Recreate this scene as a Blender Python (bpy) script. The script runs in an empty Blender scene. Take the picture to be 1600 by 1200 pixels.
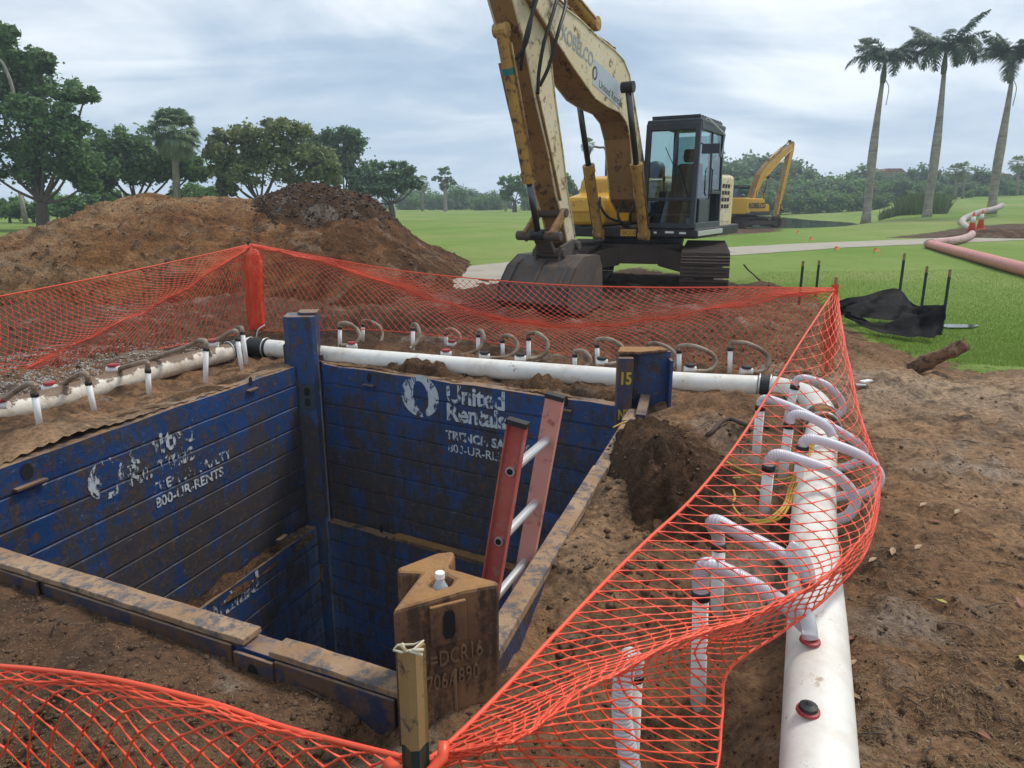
import bpy, bmesh, math, random
import numpy as np
from mathutils import Vector, Matrix, noise as mnoise
R = math.radians
random.seed(7); rng = np.random.default_rng(11)
C = bpy.context.scene.collection
scn = bpy.context.scene

# ---------------------------------------------------------------- camera
CAMH, FPX, HY = 1.6, 1100.0, 315.0
PITCH = math.atan((600 - HY) / FPX)
cam_d = bpy.data.cameras.new('camera'); cam = bpy.data.objects.new('camera', cam_d); C.objects.link(cam)
cam_d.sensor_width = 36; cam_d.lens = 36 * FPX / 1600; cam_d.clip_end = 3000; cam_d.clip_start = .05
cam.location = (0, 0, CAMH); cam.rotation_euler = (math.pi / 2 - PITCH, 0, 0)
scn.camera = cam
scn.view_settings.view_transform = 'Standard'; scn.view_settings.look = 'None'
scn.view_settings.exposure = 0.80; scn.view_settings.gamma = 1

# ---------------------------------------------------------------- sun and sky
SUN_EL, SUN_AZ = R(56), R(62)
sl = bpy.data.lights.new('sun', 'SUN'); so = bpy.data.objects.new('sun', sl); C.objects.link(so)
sl.energy = 1.5; sl.angle = R(14); sl.color = (1, .95, .88)
so.rotation_euler = Vector((math.sin(SUN_AZ) * math.cos(SUN_EL), math.cos(SUN_AZ) * math.cos(SUN_EL), math.sin(SUN_EL))).to_track_quat('Z', 'Y').to_euler()


class NT:
    """small helper to write node trees"""
    def __init__(s, tree): s.t = tree; s.n = tree.nodes; s.l = tree.links
    def new(s, typ, ins=None, **kw):
        n = s.n.new(typ)
        for k, v in kw.items(): setattr(n, k, v)
        for k, v in (ins or {}).items(): s.put(n, k, v)
        return n
    def put(s, n, k, v):
        i = n.inputs[k]
        if isinstance(v, bpy.types.NodeSocket): s.l.new(v, i)
        elif isinstance(v, bpy.types.Node): s.l.new(v.outputs[0], i)
        else:
            if isinstance(v, (tuple, list)) and len(v) == 3 and i.type == 'RGBA': v = (*v, 1)
            i.default_value = v
    def math(s, op, a, b=0.0, clamp=False): return s.new('ShaderNodeMath', {0: a, 1: b}, operation=op, use_clamp=clamp).outputs[0]
    def noise(s, vec, scale, detail=4, rough=.6, dist=0):
        return s.new('ShaderNodeTexNoise', {'Vector': vec, 'Scale': scale, 'Detail': detail, 'Roughness': rough, 'Distortion': dist}).outputs['Fac']
    def ramp(s, fac, *stops):
        n = s.new('ShaderNodeValToRGB', {0: fac}); e = n.color_ramp.elements
        while len(e) < len(stops): e.new(.5)
        for k, (p, c) in enumerate(stops):
            e[k].position = p; e[k].color = (*c, 1) if isinstance(c, tuple) else (c, c, c, 1)
        return n.outputs[0]
    def mix(s, f, a, b, mode='MIX'):
        n = s.new('ShaderNodeMix', data_type='RGBA', blend_type=mode)
        s.put(n, 0, f); s.put(n, 6, a); s.put(n, 7, b)
        return n.outputs[2]
    def mapping(s, vec, scale=(1, 1, 1), rot=(0, 0, 0)):
        return s.new('ShaderNodeMapping', {'Vector': vec, 'Scale': scale, 'Rotation': rot}).outputs[0]


w = bpy.data.worlds.new('World'); scn.world = w; w.use_nodes = True
t = NT(w.node_tree); t.n.clear()
sky = t.new('ShaderNodeTexSky', sky_type='NISHITA', sun_disc=False, sun_elevation=SUN_EL, sun_rotation=SUN_AZ)
tc = t.new('ShaderNodeTexCoord').outputs['Generated']
sep = t.new('ShaderNodeSeparateXYZ', {0: tc})
zz = t.math('ADD', t.math('MAXIMUM', sep.outputs[2], 0), .22)
cv = t.new('ShaderNodeCombineXYZ', {0: t.math('DIVIDE', sep.outputs[0], zz), 1: t.math('DIVIDE', sep.outputs[1], zz), 2: .3}).outputs[0]
n1 = t.noise(t.mapping(cv, (1, 1.25, 1), (0, 0, .5)), .62, 6, .55, .8)
n2 = t.noise(t.mapping(cv, (.7, 1.5, 1), (0, 0, .3)), 1.3, 7, .6, .7)
cm = t.math('ADD', t.math('MULTIPLY', n1, .62), t.math('MULTIPLY', n2, .38))
# brighter towards the upper right where the sun stands behind the cloud
sd = t.new('ShaderNodeVectorMath', {0: tc, 1: (.38, .82, .44)}, operation='DOT_PRODUCT').outputs['Value']
glow = t.math('POWER', t.math('MAXIMUM', sd, 0), 5)
cm2 = t.math('ADD', cm, t.math('MULTIPLY', glow, .085))
cc = t.ramp(cm2, (.42, (.25, .34, .45)), (.48, (.36, .44, .535)), (.53, (.50, .56, .62)), (.58, (.67, .705, .74)), (.64, (.86, .87, .88)))
hz = t.math('POWER', t.math('SUBTRACT', 1.0, t.math('MAXIMUM', sep.outputs[2], 0)), 6, True)
cc = t.mix(t.math('MULTIPLY', hz, .75), cc, (.41, .545, .70))
cc10 = t.new('ShaderNodeVectorMath', {0: cc, 3: 8.5}, operation='SCALE').outputs[0]
fin = t.mix(.93, sky.outputs[0], cc10)
bg = t.new('ShaderNodeBackground', {'Color': fin, 'Strength': .1})
t.l.new(bg.outputs[0], t.new('ShaderNodeOutputWorld').inputs[0])


# ---------------------------------------------------------------- pixel -> world helpers (photograph 1600x1200)
CT, ST = math.cos(PITCH), math.sin(PITCH)
def ray(x, y):
    X = (x - 800) / FPX; Y = (600 - y) / FPX
    return Vector((X, CT + Y * ST, -ST + Y * CT))
def G(x, y, z=0.0):
    d = ray(x, y); return Vector((0, 0, CAMH)) + d * ((z - CAMH) / d.z)
def A(x, y, Y):
    d = ray(x, y); return Vector((0, 0, CAMH)) + d * (Y / d.y)
def PLN(x, y, p, q):
    """point of the pixel's ray on the vertical plane through p and q"""
    n = Vector((q.y - p.y, p.x - q.x, 0)); d = ray(x, y); o = Vector((0, 0, CAMH))
    return o + d * ((Vector((p.x, p.y, 0)) - o).dot(n) / d.dot(n))
def GX(pts, z=0.0): return [tuple(G(x, y, z)[:2]) for x, y in pts]


# ---------------------------------------------------------------- materials
def mat(name, base=(.5, .5, .5), rough=.6, metal=0.0, spec=None, fn=None, **kw):
    m = bpy.data.materials.new(name); m.use_nodes = True
    t = NT(m.node_tree); b = t.n['Principled BSDF']
    b.inputs['Base Color'].default_value = (*base, 1); b.inputs['Roughness'].default_value = rough; b.inputs['Metallic'].default_value = metal
    if spec is not None: b.inputs['Specular IOR Level'].default_value = spec
    for k, v in kw.items(): b.inputs[k.replace('_', ' ')].default_value = v
    if fn: fn(t, b)
    return m
def bump(t, b, h, strength=.5, dist=.01):
    n = t.new('ShaderNodeBump', {'Height': h, 'Strength': strength, 'Distance': dist}); t.l.new(n.outputs[0], b.inputs['Normal'])
def ocoord(t): return t.new('ShaderNodeTexCoord').outputs['Object']
def geopos(t): return t.new('ShaderNodeNewGeometry').outputs['Position']

def worn(name, col, col2, wear, wear_amt=.5, scale=3.0, rough=.5, metal=0.0, streak=False, bstr=.25, dusty=None, fine=40.0):
    """paint with large variation, worn or rusty patches, optional run-down streaks and dirt settled on upward faces"""
    def fn(t, b):
        p = geopos(t) if streak == 'world' else ocoord(t)
        v = t.noise(p, scale * .6, 4)
        c = t.mix(t.ramp(v, (.35, 0.0), (.65, 1.0)), col, col2)
        q = t.mapping(p, (1, 1, .18)) if streak else p
        n = t.noise(q, scale * 2.6, 7, .68, .3)
        n2 = t.noise(p, scale * 9, 5, .7)
        nn = t.math('ADD', t.math('MULTIPLY', n, .7), t.math('MULTIPLY', n2, .3))
        f = t.ramp(nn, (.62 - .24 * wear_amt, 0.0), (.70 - .22 * wear_amt, 1.0))
        wc = t.mix(t.noise(p, scale * 6, 4), wear, tuple(x * .45 for x in wear))
        c = t.mix(f, c, wc)
        if dusty:
            nz = t.new('ShaderNodeSeparateXYZ', {0: t.new('ShaderNodeNewGeometry').outputs['Normal']}).outputs[2]
            d = t.math('MULTIPLY', t.ramp(nz, (.80, 0.0), (.96, 1.0)), t.ramp(t.noise(p, 7, 6, .7), (.33, 0.0), (.52, 1.0)))
            dc = t.mix(t.noise(p, 14, 5, .65), dusty, tuple(x * .5 for x in dusty))
            c = t.mix(d, c, dc)
        t.l.new(c, b.inputs['Base Color'])
        t.l.new(t.math('ADD', t.math('MULTIPLY', f, .3), rough, True), b.inputs['Roughness'])
        bump(t, b, t.math('ADD', t.noise(p, fine, 4, .7), t.math('MULTIPLY', nn, 1.2)), bstr, .008)
    return mat(name, col, rough, metal, fn=fn)

M = {}
SAND = (.30, .185, .095)
def _blue(t, b):
    p = geopos(t); s = t.new('ShaderNodeSeparateXYZ', {0: p})
    c = t.mix(t.ramp(t.noise(p, 1.3, 5, .6), (.36, 0.0), (.66, 1.0)), (.012, .042, .132), (.022, .066, .195))
    st = t.noise(t.mapping(p, (1, 1, .14)), 11, 7, .72, .8); bl = t.noise(p, 3.1, 7, .72, .5)
    low = t.math('MULTIPLY', t.ramp(t.math('MULTIPLY', s.outputs[2], -.4), (.12, 0.0), (.38, 1.0), (.64, 1.0), (.68, .35)), .085)
    f = t.ramp(t.math('ADD', t.math('ADD', t.math('MULTIPLY', st, .45), t.math('MULTIPLY', bl, .55)), low), (.485, 0.0), (.575, .92))
    mud = t.mix(t.noise(p, 9, 5, .7), (.022, .018, .017), (.062, .044, .034))
    c = t.mix(f, c, mud)
    c = t.mix(t.ramp(t.noise(p, 13, 6, .75, .4), (.545, 0.0), (.60, .9)), c, (.085, .045, .024))
    c = t.mix(t.ramp(t.noise(t.mapping(p, (1, 1, 2.2)), 19, 6, .78, .8), (.60, 0.0), (.66, .6)), c, (.17, .21, .29))
    nz = t.new('ShaderNodeSeparateXYZ', {0: t.new('ShaderNodeNewGeometry').outputs['Normal']}).outputs[2]
    c = t.mix(t.math('MULTIPLY', t.ramp(nz, (.85, 0.0), (.97, 1.0)), t.ramp(t.noise(p, 7, 6, .7), (.33, 0.0), (.52, 1.0))), c, (.26, .16, .085))
    t.l.new(c, b.inputs['Base Color']); t.l.new(t.math('ADD', t.math('MULTIPLY', f, .35), .38), b.inputs['Roughness'])
    bump(t, b, t.math('ADD', t.noise(p, 34, 5, .7), t.math('MULTIPLY', t.math('ADD', f, bl), 1.2)), .35, .008)
M['blue'] = mat('worn_blue_steel', (.02, .05, .19), .42, fn=_blue)
M['blue_edge'] = worn('scraped_blue_steel', (.018, .035, .10), (.05, .045, .05), (.15, .08, .045), .75, 3, .5, dusty=(.33, .21, .13), bstr=.4)
M['beam_top'] = worn('sandy_rusted_steel', (.27, .155, .078), (.38, .255, .155), (.17, .15, .15), .58, 4.5, .85, bstr=.7)
M['rust'] = worn('rusted_steel', (.135, .068, .033), (.260, .130, .055), (.085, .050, .033), .62, 5.5, .75, streak=True, bstr=.5, dusty=(.42, .215, .075))
M['rust_weld'] = mat('rusted_weld_bead', (.19, .112, .062), .6)
M['hole'] = mat('dark_hole', (.008, .007, .007), .9)
M['yellow'] = worn('worn_yellow_paint', (.48, .275, .065), (.37, .20, .05), (.11, .055, .03), .46, 3.5, .5, bstr=.2, dusty=(.34, .24, .13))
M['yellow_new'] = worn('yellow_machine_paint', (.62, .33, .012), (.56, .29, .012), (.2, .11, .03), .2, 2, .4, bstr=.08)
M['cream'] = worn('faded_cream_paint', (.62, .50, .28), (.68, .57, .39), (.22, .14, .07), .40, 2.2, .5, bstr=.15)
M['under'] = worn('dirty_brown_paint', (.33, .18, .055), (.24, .125, .042), (.085, .05, .03), .42, 2.2, .6, bstr=.35)
M['dark'] = worn('dark_cab_paint', (.026, .034, .045), (.040, .048, .060), (.07, .065, .06), .3, 3, .45)
M['black'] = worn('black_rubber', (.012, .012, .013), (.02, .02, .02), (.05, .042, .035), .35, 5, .55)
M['track'] = worn('muddy_track_steel', (.050, .034, .027), (.075, .048, .034), (.13, .085, .06), .5, 6, .7, bstr=.6)
M['bucket'] = worn('grey_bucket_steel', (.050, .043, .040), (.085, .070, .060), (.15, .095, .06), .6, 3, .6, bstr=.5)
M['chrome'] = mat('cylinder_rod', (.10, .10, .11), .3, .9)
M['decal_pale'] = mat('faded_decal_panel', (.42, .47, .50), .5)
M['decal_grey'] = mat('faded_grey_lettering', (.36, .34, .30), .6)
M['decal_dark'] = mat('black_lettering', (.02, .02, .02), .5)
M['white'] = mat('white_paint', (.75, .75, .73), .5)
def _pipe(t, b):
    p = geopos(t)
    c = t.mix(t.ramp(t.noise(p, 3.5, 6, .65), (.46, 0.0), (.74, 1.0)), (.80, .77, .70), (.60, .52, .41))
    c = t.mix(t.ramp(t.noise(p, 11, 7, .72), (.60, 0.0), (.70, 1.0)), c, (.36, .25, .15))
    c = t.mix(t.ramp(t.noise(p, 90, 3, .7), (.66, 0.0), (.74, .6)), c, (.3, .22, .15))
    t.l.new(c, b.inputs['Base Color']); bump(t, b, t.noise(p, 30, 4), .1, .004)
M['pvc'] = mat('dusty_white_pvc', (.8, .78, .72), .42, fn=_pipe)
def _mudpipe(t, b):
    p = geopos(t)
    c = t.mix(t.ramp(t.noise(p, 5, 6, .65), (.42, 0.0), (.66, 1.0)), (.72, .66, .56), (.48, .38, .27))
    nz = t.new('ShaderNodeSeparateXYZ', {0: t.new('ShaderNodeNewGeometry').outputs['Normal']}).outputs[2]
    f = t.ramp(t.math('ADD', t.math('MULTIPLY', nz, .35), t.math('MULTIPLY', t.noise(p, 8, 7, .7), .9)), (.66, 0.0), (.70, 1.0))
    c = t.mix(f, c, (.16, .095, .055))
    t.l.new(c, b.inputs['Base Color']); bump(t, b, t.math('ADD', t.noise(p, 30, 4), f), .5, .01)
M['pvc_mud'] = mat('mud_covered_white_pvc', (.7, .65, .55), .55, fn=_mudpipe)
def _riser(t, b):
    p = geopos(t)
    c = t.mix(t.ramp(t.noise(p, 9, 5, .6), (.5, 0.0), (.75, 1.0)), (.83, .82, .79), (.66, .60, .52))
    t.l.new(c, b.inputs['Base Color'])
M['riser'] = mat('white_riser_pvc', (.83, .82, .8), .35, fn=_riser)
def _hose(c1, c2, dirt, freq, amt):
    def fn(t, b):
        uv = t.new('ShaderNodeUVMap').outputs[0]; s = t.new('ShaderNodeSeparateXYZ', {0: uv})
        wv = t.math('SINE', t.math('MULTIPLY', t.math('ADD', s.outputs[0], t.math('MULTIPLY', s.outputs[1], 1.0 / freq)), freq * 6.2832))
        c = t.mix(t.math('ADD', t.math('MULTIPLY', wv, .5), .5), c1, c2)
        c = t.mix(t.ramp(t.noise(geopos(t), 8, 6, .65), (.62 - amt, 0.0), (.75 - amt, 1.0)), c, dirt)
        t.l.new(c, b.inputs['Base Color']); bump(t, b, wv, .22, .003)
    return fn
M['hose_brown'] = mat('muddy_swing_hose', (.3, .24, .18), .45, fn=_hose((.34, .27, .20), (.24, .175, .12), (.16, .095, .05), 90, .14))
M['hose_clear'] = mat('braided_clear_hose', (.6, .55, .56), .25, fn=_hose((.70, .655, .69), (.56, .51, .55), (.50, .42, .36), 120, .04))
M['hose_ribbed'] = mat('ribbed_white_hose', (.6, .6, .6), .3, fn=_hose((.82, .82, .82), (.44, .43, .43), (.5, .45, .38), 75, .0))
M['hose_plain'] = worn('ribbed_white_hose_plastic', (.72, .72, .72), (.62, .62, .62), (.42, .36, .30), .2, 4, .35)
M['red_cap'] = mat('red_plastic', (.34, .035, .04), .5)
def _net(t, b):
    b.inputs['Subsurface Weight'].default_value = .0
    c = t.mix(t.noise(geopos(t), 3, 3), (.82, .105, .038), (.74, .070, .028)); t.l.new(c, b.inputs['Base Color'])
M['net'] = mat('orange_red_plastic_mesh', (.85, .09, .03), .4, fn=_net)
M['post_tan'] = worn('tan_painted_post', (.34, .215, .085), (.28, .175, .07), (.10, .07, .04), .3, 8, .5)
M['post_green'] = mat('dark_green_post', (.012, .035, .025), .5)
M['string'] = mat('pale_string', (.62, .55, .38), .8)
M['rope'] = mat('yellow_rope', (.58, .36, .06), .7)
M['fibre_red'] = worn('weathered_red_fibreglass', (.43, .085, .068), (.47, .12, .095), (.55, .25, .20), .45, 5, .5, bstr=.1)
M['fibre_pink'] = worn('faded_pink_fibreglass', (.55, .235, .18), (.58, .27, .215), (.45, .13, .10), .3, 5, .6, bstr=.1)
M['alu'] = mat('ladder_aluminium', (.62, .62, .60), .35, .55)
M['bottle'] = mat('clear_plastic_bottle', (.88, .92, .94), .12, Transmission_Weight=.55, IOR=1.35)
M['cap_white'] = mat('white_bottle_cap', (.85, .85, .84), .4)
def _glass(t, b):
    o = t.n['Material Output']; tr = t.new('ShaderNodeBsdfTransparent', {0: (.30, .46, .46)}); gl = t.new('ShaderNodeBsdfGlossy', {'Color': (.9, .95, 1), 'Roughness': .05})
    mx = t.new('ShaderNodeMixShader', {0: t.math('ADD', t.math('MULTIPLY', t.new('ShaderNodeLayerWeight', {0: .35}).outputs[1], .35), .055), 1: tr.outputs[0], 2: gl.outputs[0]})
    t.l.new(mx.outputs[0], o.inputs[0])
M['glass'] = mat('cab_glass', fn=_glass)
M['seat'] = mat('dark_seat_fabric', (.03, .034, .04), .8)
def _fabric(t, b):
    p = ocoord(t); bump(t, b, t.noise(p, 9, 4), .5, .03)
    t.l.new(t.mix(t.ramp(t.noise(p, 5, 5), (.45, 0.0), (.7, 1.0)), (.006, .0065, .007), (.016, .015, .014)), b.inputs['Base Color'])
M['silt'] = mat('black_silt_fabric', (.02, .02, .022), .75, spec=.12, fn=_fabric)
M['pink_pipe'] = worn('faded_pink_pipe', (.60, .215, .175), (.55, .18, .15), (.42, .2, .16), .25, 2, .45, bstr=.05)
M['pink_hose'] = worn('dusty_lay_flat_hose', (.46, .27, .245), (.5, .33, .30), (.33, .24, .2), .4, 1.5, .6, bstr=.3)
M['hose_pale'] = worn('pale_lay_flat_hose', (.48, .40, .36), (.42, .34, .3), (.3, .24, .2), .4, 1.5, .6, bstr=.3)
M['cone'] = mat('orange_cone', (.80, .10, .025), .5)
M['reflect'] = mat('cone_white_band', (.8, .8, .78), .4)
M['flag'] = mat('orange_flag', (.85, .22, .05), .6)
def _bark(col):
    def fn(t, b):
        p = ocoord(t); n = t.noise(t.mapping(p, (3, 3, .6)), 3, 6, .7)
        t.l.new(t.mix(t.ramp(n, (.35, 0.0), (.65, 1.0)), tuple(x * .5 for x in col), col), b.inputs['Base Color']); bump(t, b, n, .7, .03)
    return fn
M['bark'] = mat('dark_bark', (.1, .075, .055), .9, fn=_bark((.13, .10, .075)))
M['bark_pale'] = mat('pale_bark', (.3, .27, .22), .9, fn=_bark((.34, .30, .24)))
def _royal(t, b):
    p = ocoord(t); s = t.new('ShaderNodeSeparateXYZ', {0: p}).outputs[2]
    rg = t.noise(t.new('ShaderNodeCombineXYZ', {2: s}).outputs[0], 5, 3)
    n = t.noise(p, 2.2, 5, .7)
    c = t.mix(t.ramp(n, (.38, 0.0), (.62, 1.0)), (.40, .36, .30), (.25, .22, .175)); c = t.mix(t.ramp(rg, (.5, 0.0), (.62, .5)), c, (.17, .14, .11))
    t.l.new(c, b.inputs['Base Color']); bump(t, b, t.math('ADD', n, rg), .4, .04)
M['royal'] = mat('grey_palm_trunk', (.36, .33, .28), .9, fn=_royal)
M['shaft'] = mat('green_crownshaft', (.10, .12, .075), .6)
def _leaf(c1, c2, c3):
    def fn(t, b):
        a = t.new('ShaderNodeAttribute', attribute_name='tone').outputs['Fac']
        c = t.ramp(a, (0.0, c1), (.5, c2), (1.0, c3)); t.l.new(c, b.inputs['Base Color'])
        o = t.n['Material Output']; tl = t.new('ShaderNodeBsdfTranslucent', {0: c})
        mx = t.new('ShaderNodeMixShader', {0: .32, 1: b.outputs[0], 2: tl.outputs[0]}); t.l.new(mx.outputs[0], o.inputs[0])
    return fn
def leafm(n, c1, c2, c3): M[n] = mat(n, c2, .6, spec=.3, fn=_leaf(c1, c2, c3))
leafm('leaf_dark', (0.071, 0.133, 0.054), (0.128, 0.224, 0.083), (0.239, 0.373, 0.128))
leafm('leaf_mid', (0.083, 0.161, 0.051), (0.150, 0.275, 0.083), (0.256, 0.403, 0.120))
leafm('leaf_olive', (0.121, 0.160, 0.066), (0.215, 0.250, 0.101), (0.371, 0.371, 0.166))
leafm('leaf_far', (0.088, 0.156, 0.094), (0.149, 0.242, 0.129), (0.244, 0.348, 0.176))
leafm('frond', (0.032, 0.070, 0.041), (0.057, 0.108, 0.057), (0.108, 0.169, 0.081))
leafm('fan_frond', (0.104, 0.177, 0.104), (0.177, 0.270, 0.145), (0.353, 0.373, 0.207))
leafm('reed', (.07, .115, .045), (.12, .17, .065), (.20, .24, .10))
leafm('grass_blade', (.140, .235, .030), (.200, .310, .048), (.27, .37, .085))
leafm('straw', (.17, .11, .055), (.28, .19, .095), (.42, .30, .16))
leafm('stone_white', (.26, .23, .20), (.46, .43, .39), (.70, .68, .64))
leafm('stone_dark', (.05, .034, .026), (.10, .068, .05), (.30, .25, .22))
leafm('clod', (.10, .062, .038), (.165, .102, .06), (.26, .17, .10))
M['leaf_dead'] = mat('dead_leaf', (.20, .10, .06), .7)
M['twig'] = mat('twig_bark', (.075, .05, .035), .9)
M['wood_torn'] = worn('torn_root_wood', (.20, .10, .05), (.11, .06, .035), (.05, .03, .02), .5, 8, .85, bstr=.7)

def soil_nodes(t, p, tint):
    """brown soil colour: tint 0 dark humus, .5 red brown, 1 dry tan"""
    big = t.noise(p, .55, 5, .6); mid = t.noise(p, 2.6, 7, .68, .4); fine = t.noise(p, 26, 6, .72); grit = t.noise(p, 130, 3, .7)
    c = t.ramp(t.math('ADD', tint, t.math('MULTIPLY', t.math('SUBTRACT', big, .5), .5)),
               (0.0, (.070, .042, .027)), (.33, (.135, .077, .045)), (.6, (.225, .132, .071)), (1.0, (.325, .240, .165)))
    c = t.mix(t.ramp(mid, (.36, 0.0), (.66, .85)), c, t.mix(1.0, c, (1.75, 1.62, 1.45), 'MULTIPLY'))
    c = t.mix(t.ramp(t.noise(p, 4.2, 8, .74, .8), (.52, 0.0), (.66, .75)), c, (.048, .030, .020))
    c = t.mix(t.ramp(t.noise(p, 1.15, 6, .62, .9), (.56, 0.0), (.66, .55)), c, (.40, .34, .28))
    c = t.mix(t.ramp(t.noise(t.mapping(p, (1, 1, 1), (0, 0, 1.1)), 1.6, 7, .7, 1.2), (.54, 0.0), (.62, .6)), c, (.050, .034, .024))
    c = t.mix(t.ramp(fine, (.35, .65), (.6, 0.0)), c, (.032, .020, .014))
    c = t.mix(t.ramp(grit, (.64, 0.0), (.72, .45)), c, (.36, .26, .16))
    h = t.math('ADD', t.math('ADD', t.math('MULTIPLY', mid, 2.4), fine), t.math('MULTIPLY', grit, .30))
    return c, h
def _ground(t, b):
    p = geopos(t)
    sd = t.new('ShaderNodeAttribute', attribute_name='soil').outputs['Fac']; ti = t.new('ShaderNodeAttribute', attribute_name='tint').outputs['Fac']
    f = t.math('ADD', sd, t.math('ADD', t.math('MULTIPLY', t.math('SUBTRACT', t.noise(p, 1.6, 7, .75), .5), 1.15), t.math('MULTIPLY', t.math('SUBTRACT', t.noise(p, 14, 4, .7), .5), .25)))
    f = t.ramp(f, (.46, 0.0), (.54, 1.0))
    sc, sh = soil_nodes(t, p, ti)
    g = t.mix(t.ramp(t.noise(t.mapping(p, (1, .45, 1)), .11, 5, .6), (.36, 0.0), (.68, 1.0)), (.150, .245, .036), (.270, .330, .095))
    g = t.mix(t.ramp(t.noise(p, .9, 6, .7), (.42, 0.0), (.72, .6)), g, (.105, .205, .022))
    g = t.mix(t.ramp(t.noise(p, .06, 5, .6, .5), (.50, 0.0), (.66, .75)), g, (.36, .33, .14))
    mw = t.math('SINE', t.math('MULTIPLY', t.new('ShaderNodeSeparateXYZ', {0: t.mapping(p, (1, 1, 1), (0, 0, .5))}).outputs[0], 1.3))
    g = t.mix(t.math('ADD', t.math('MULTIPLY', mw, .09), .09), g, (.30, .36, .12))
    gn = t.noise(t.mapping(p, (1, .6, 1)), 38, 5, .75)
    g = t.mix(t.ramp(gn, (.35, .6), (.6, 0.0)), g, (.080, .150, .020))
    t.l.new(t.mix(f, g, sc), b.inputs['Base Color'])
    n = t.new('ShaderNodeBump', {'Height': t.mix(f, gn, sh), 'Strength': .75, 'Distance': .025}); t.l.new(n.outputs[0], b.inputs['Normal'])
M['ground'] = mat('ground_soil_and_grass', rough=.95, spec=.15, fn=_ground)
def soilmat(name, tint, layered=False):
    def fn(t, b):
        p = geopos(t); ti = tint
        if layered:
            z = t.new('ShaderNodeSeparateXYZ', {0: p}); 
            ti = t.math('ADD', t.math('MULTIPLY', t.noise(t.mapping(p, (.5, .5, 1.6)), 1.3, 6, .65, .8), 2.0), -.28)
            ti = t.math('SUBTRACT', ti, t.ramp(z.outputs[0], (0.0, 0.0), (1.0, 0.0)))
            xr = t.new('ShaderNodeMapRange', {0: z.outputs[0], 1: -7.5, 2: -2.2, 3: .06, 4: -.52}).outputs[0]
            ti = t.math('ADD', ti, xr)
        c, h = soil_nodes(t, p, ti)
        if layered: c = t.mix(1.0, c, (1.22, 1.06, .86), 'MULTIPLY')
        t.l.new(c, b.inputs['Base Color'])
        n = t.new('ShaderNodeBump', {'Height': h, 'Strength': 1.0, 'Distance': .07}); t.l.new(n.outputs[0], b.inputs['Normal'])
    return mat(name, rough=.95, spec=.12, fn=fn)
M['mound'] = soilmat('spoil_mound_soil', .6, True)
M['soil_dark'] = soilmat('dark_soil', .32); M['gravel_soil'] = soilmat('gravelly_soil', .22); M['soil_sand'] = soilmat('sandy_soil', 1.0); M['soil_mid'] = soilmat('brown_soil', .45)
def _path(t, b):
    p = geopos(t); c = t.mix(t.noise(p, 1.2, 6, .65), (.42, .38, .31), (.30, .26, .20)); c = t.mix(t.ramp(t.noise(p, .8, 7, .7), (.58, 0.0), (.68, .7)), c, (.16, .11, .07))
    t.l.new(c, b.inputs['Base Color']); bump(t, b, t.noise(p, 40, 4), .3, .01)
M['path'] = mat('pale_path_concrete', (.4, .36, .3), .9, fn=_path)
def _water(t, b): bump(t, b, t.noise(t.mapping(geopos(t), (1, .5, 1)), 1.2, 3), .06, .02)
M['water'] = mat('pond_water', (.02, .028, .022), .06, fn=_water)
def text_paint(name, col, amt, scale=14):
    def fn(t, b):
        o = t.n['Material Output']; p = geopos(t)
        n = t.math('ADD', t.math('MULTIPLY', t.noise(t.mapping(p, (1, 1, .55)), scale, 7, .75, .6), .75), t.math('MULTIPLY', t.noise(p, scale * .25, 3), .25))
        f = t.ramp(n, (amt, 0.0), (amt + .03, 1.0))
        t.l.new(t.mix(t.noise(p, scale * 2, 4), col, tuple(x * .72 for x in col)), b.inputs['Base Color'])
        mx = t.new('ShaderNodeMixShader', {0: f, 1: b.outputs[0], 2: t.new('ShaderNodeBsdfTransparent').outputs[0]}); t.l.new(mx.outputs[0], o.inputs[0])
    return mat(name, col, .6, fn=fn)
M['stencil'] = text_paint('worn_white_stencil', (.62, .64, .66), .51)
M['stencil_bad'] = text_paint('badly_worn_white_stencil', (.55, .58, .60), .455)
M['spray'] = text_paint('yellow_spray_paint', (.55, .40, .05), .60)
M['boom_word'] = text_paint('faded_boom_lettering', (.34, .36, .36), .56)

# ---------------------------------------------------------------- mesh helpers
def tag(o, label=None, cat=None, group=None, kind=None):
    if label: o['label'] = label
    if cat: o['category'] = cat
    if group: o['group'] = group
    if kind: o['kind'] = kind
    return o
def thing(name, label, cat, loc=(0, 0, 0), rz=0.0, group=None):
    o = bpy.data.objects.new(name, None); C.objects.link(o); o.location = loc; o.rotation_euler = (0, 0, rz)
    o.empty_display_size = .2
    return tag(o, label, cat, group)
def wloc(o):
    v = Vector((0, 0, 0))
    while o: v += o.location; o = o.parent
    return v
def link(name, me, m, parent=None, smooth=False, bev=0.0):
    o = bpy.data.objects.new(name, me); C.objects.link(o)
    if m is not None and not me.materials: me.materials.append(M[m] if isinstance(m, str) else m)
    if smooth: me.polygons.foreach_set('use_smooth', [True] * len(me.polygons))
    if parent: o.parent = parent
    if bev:
        b = o.modifiers.new('bevel', 'BEVEL'); b.width = bev; b.segments = 2; b.limit_method = 'ANGLE'; b.angle_limit = R(40)
    return o
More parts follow.
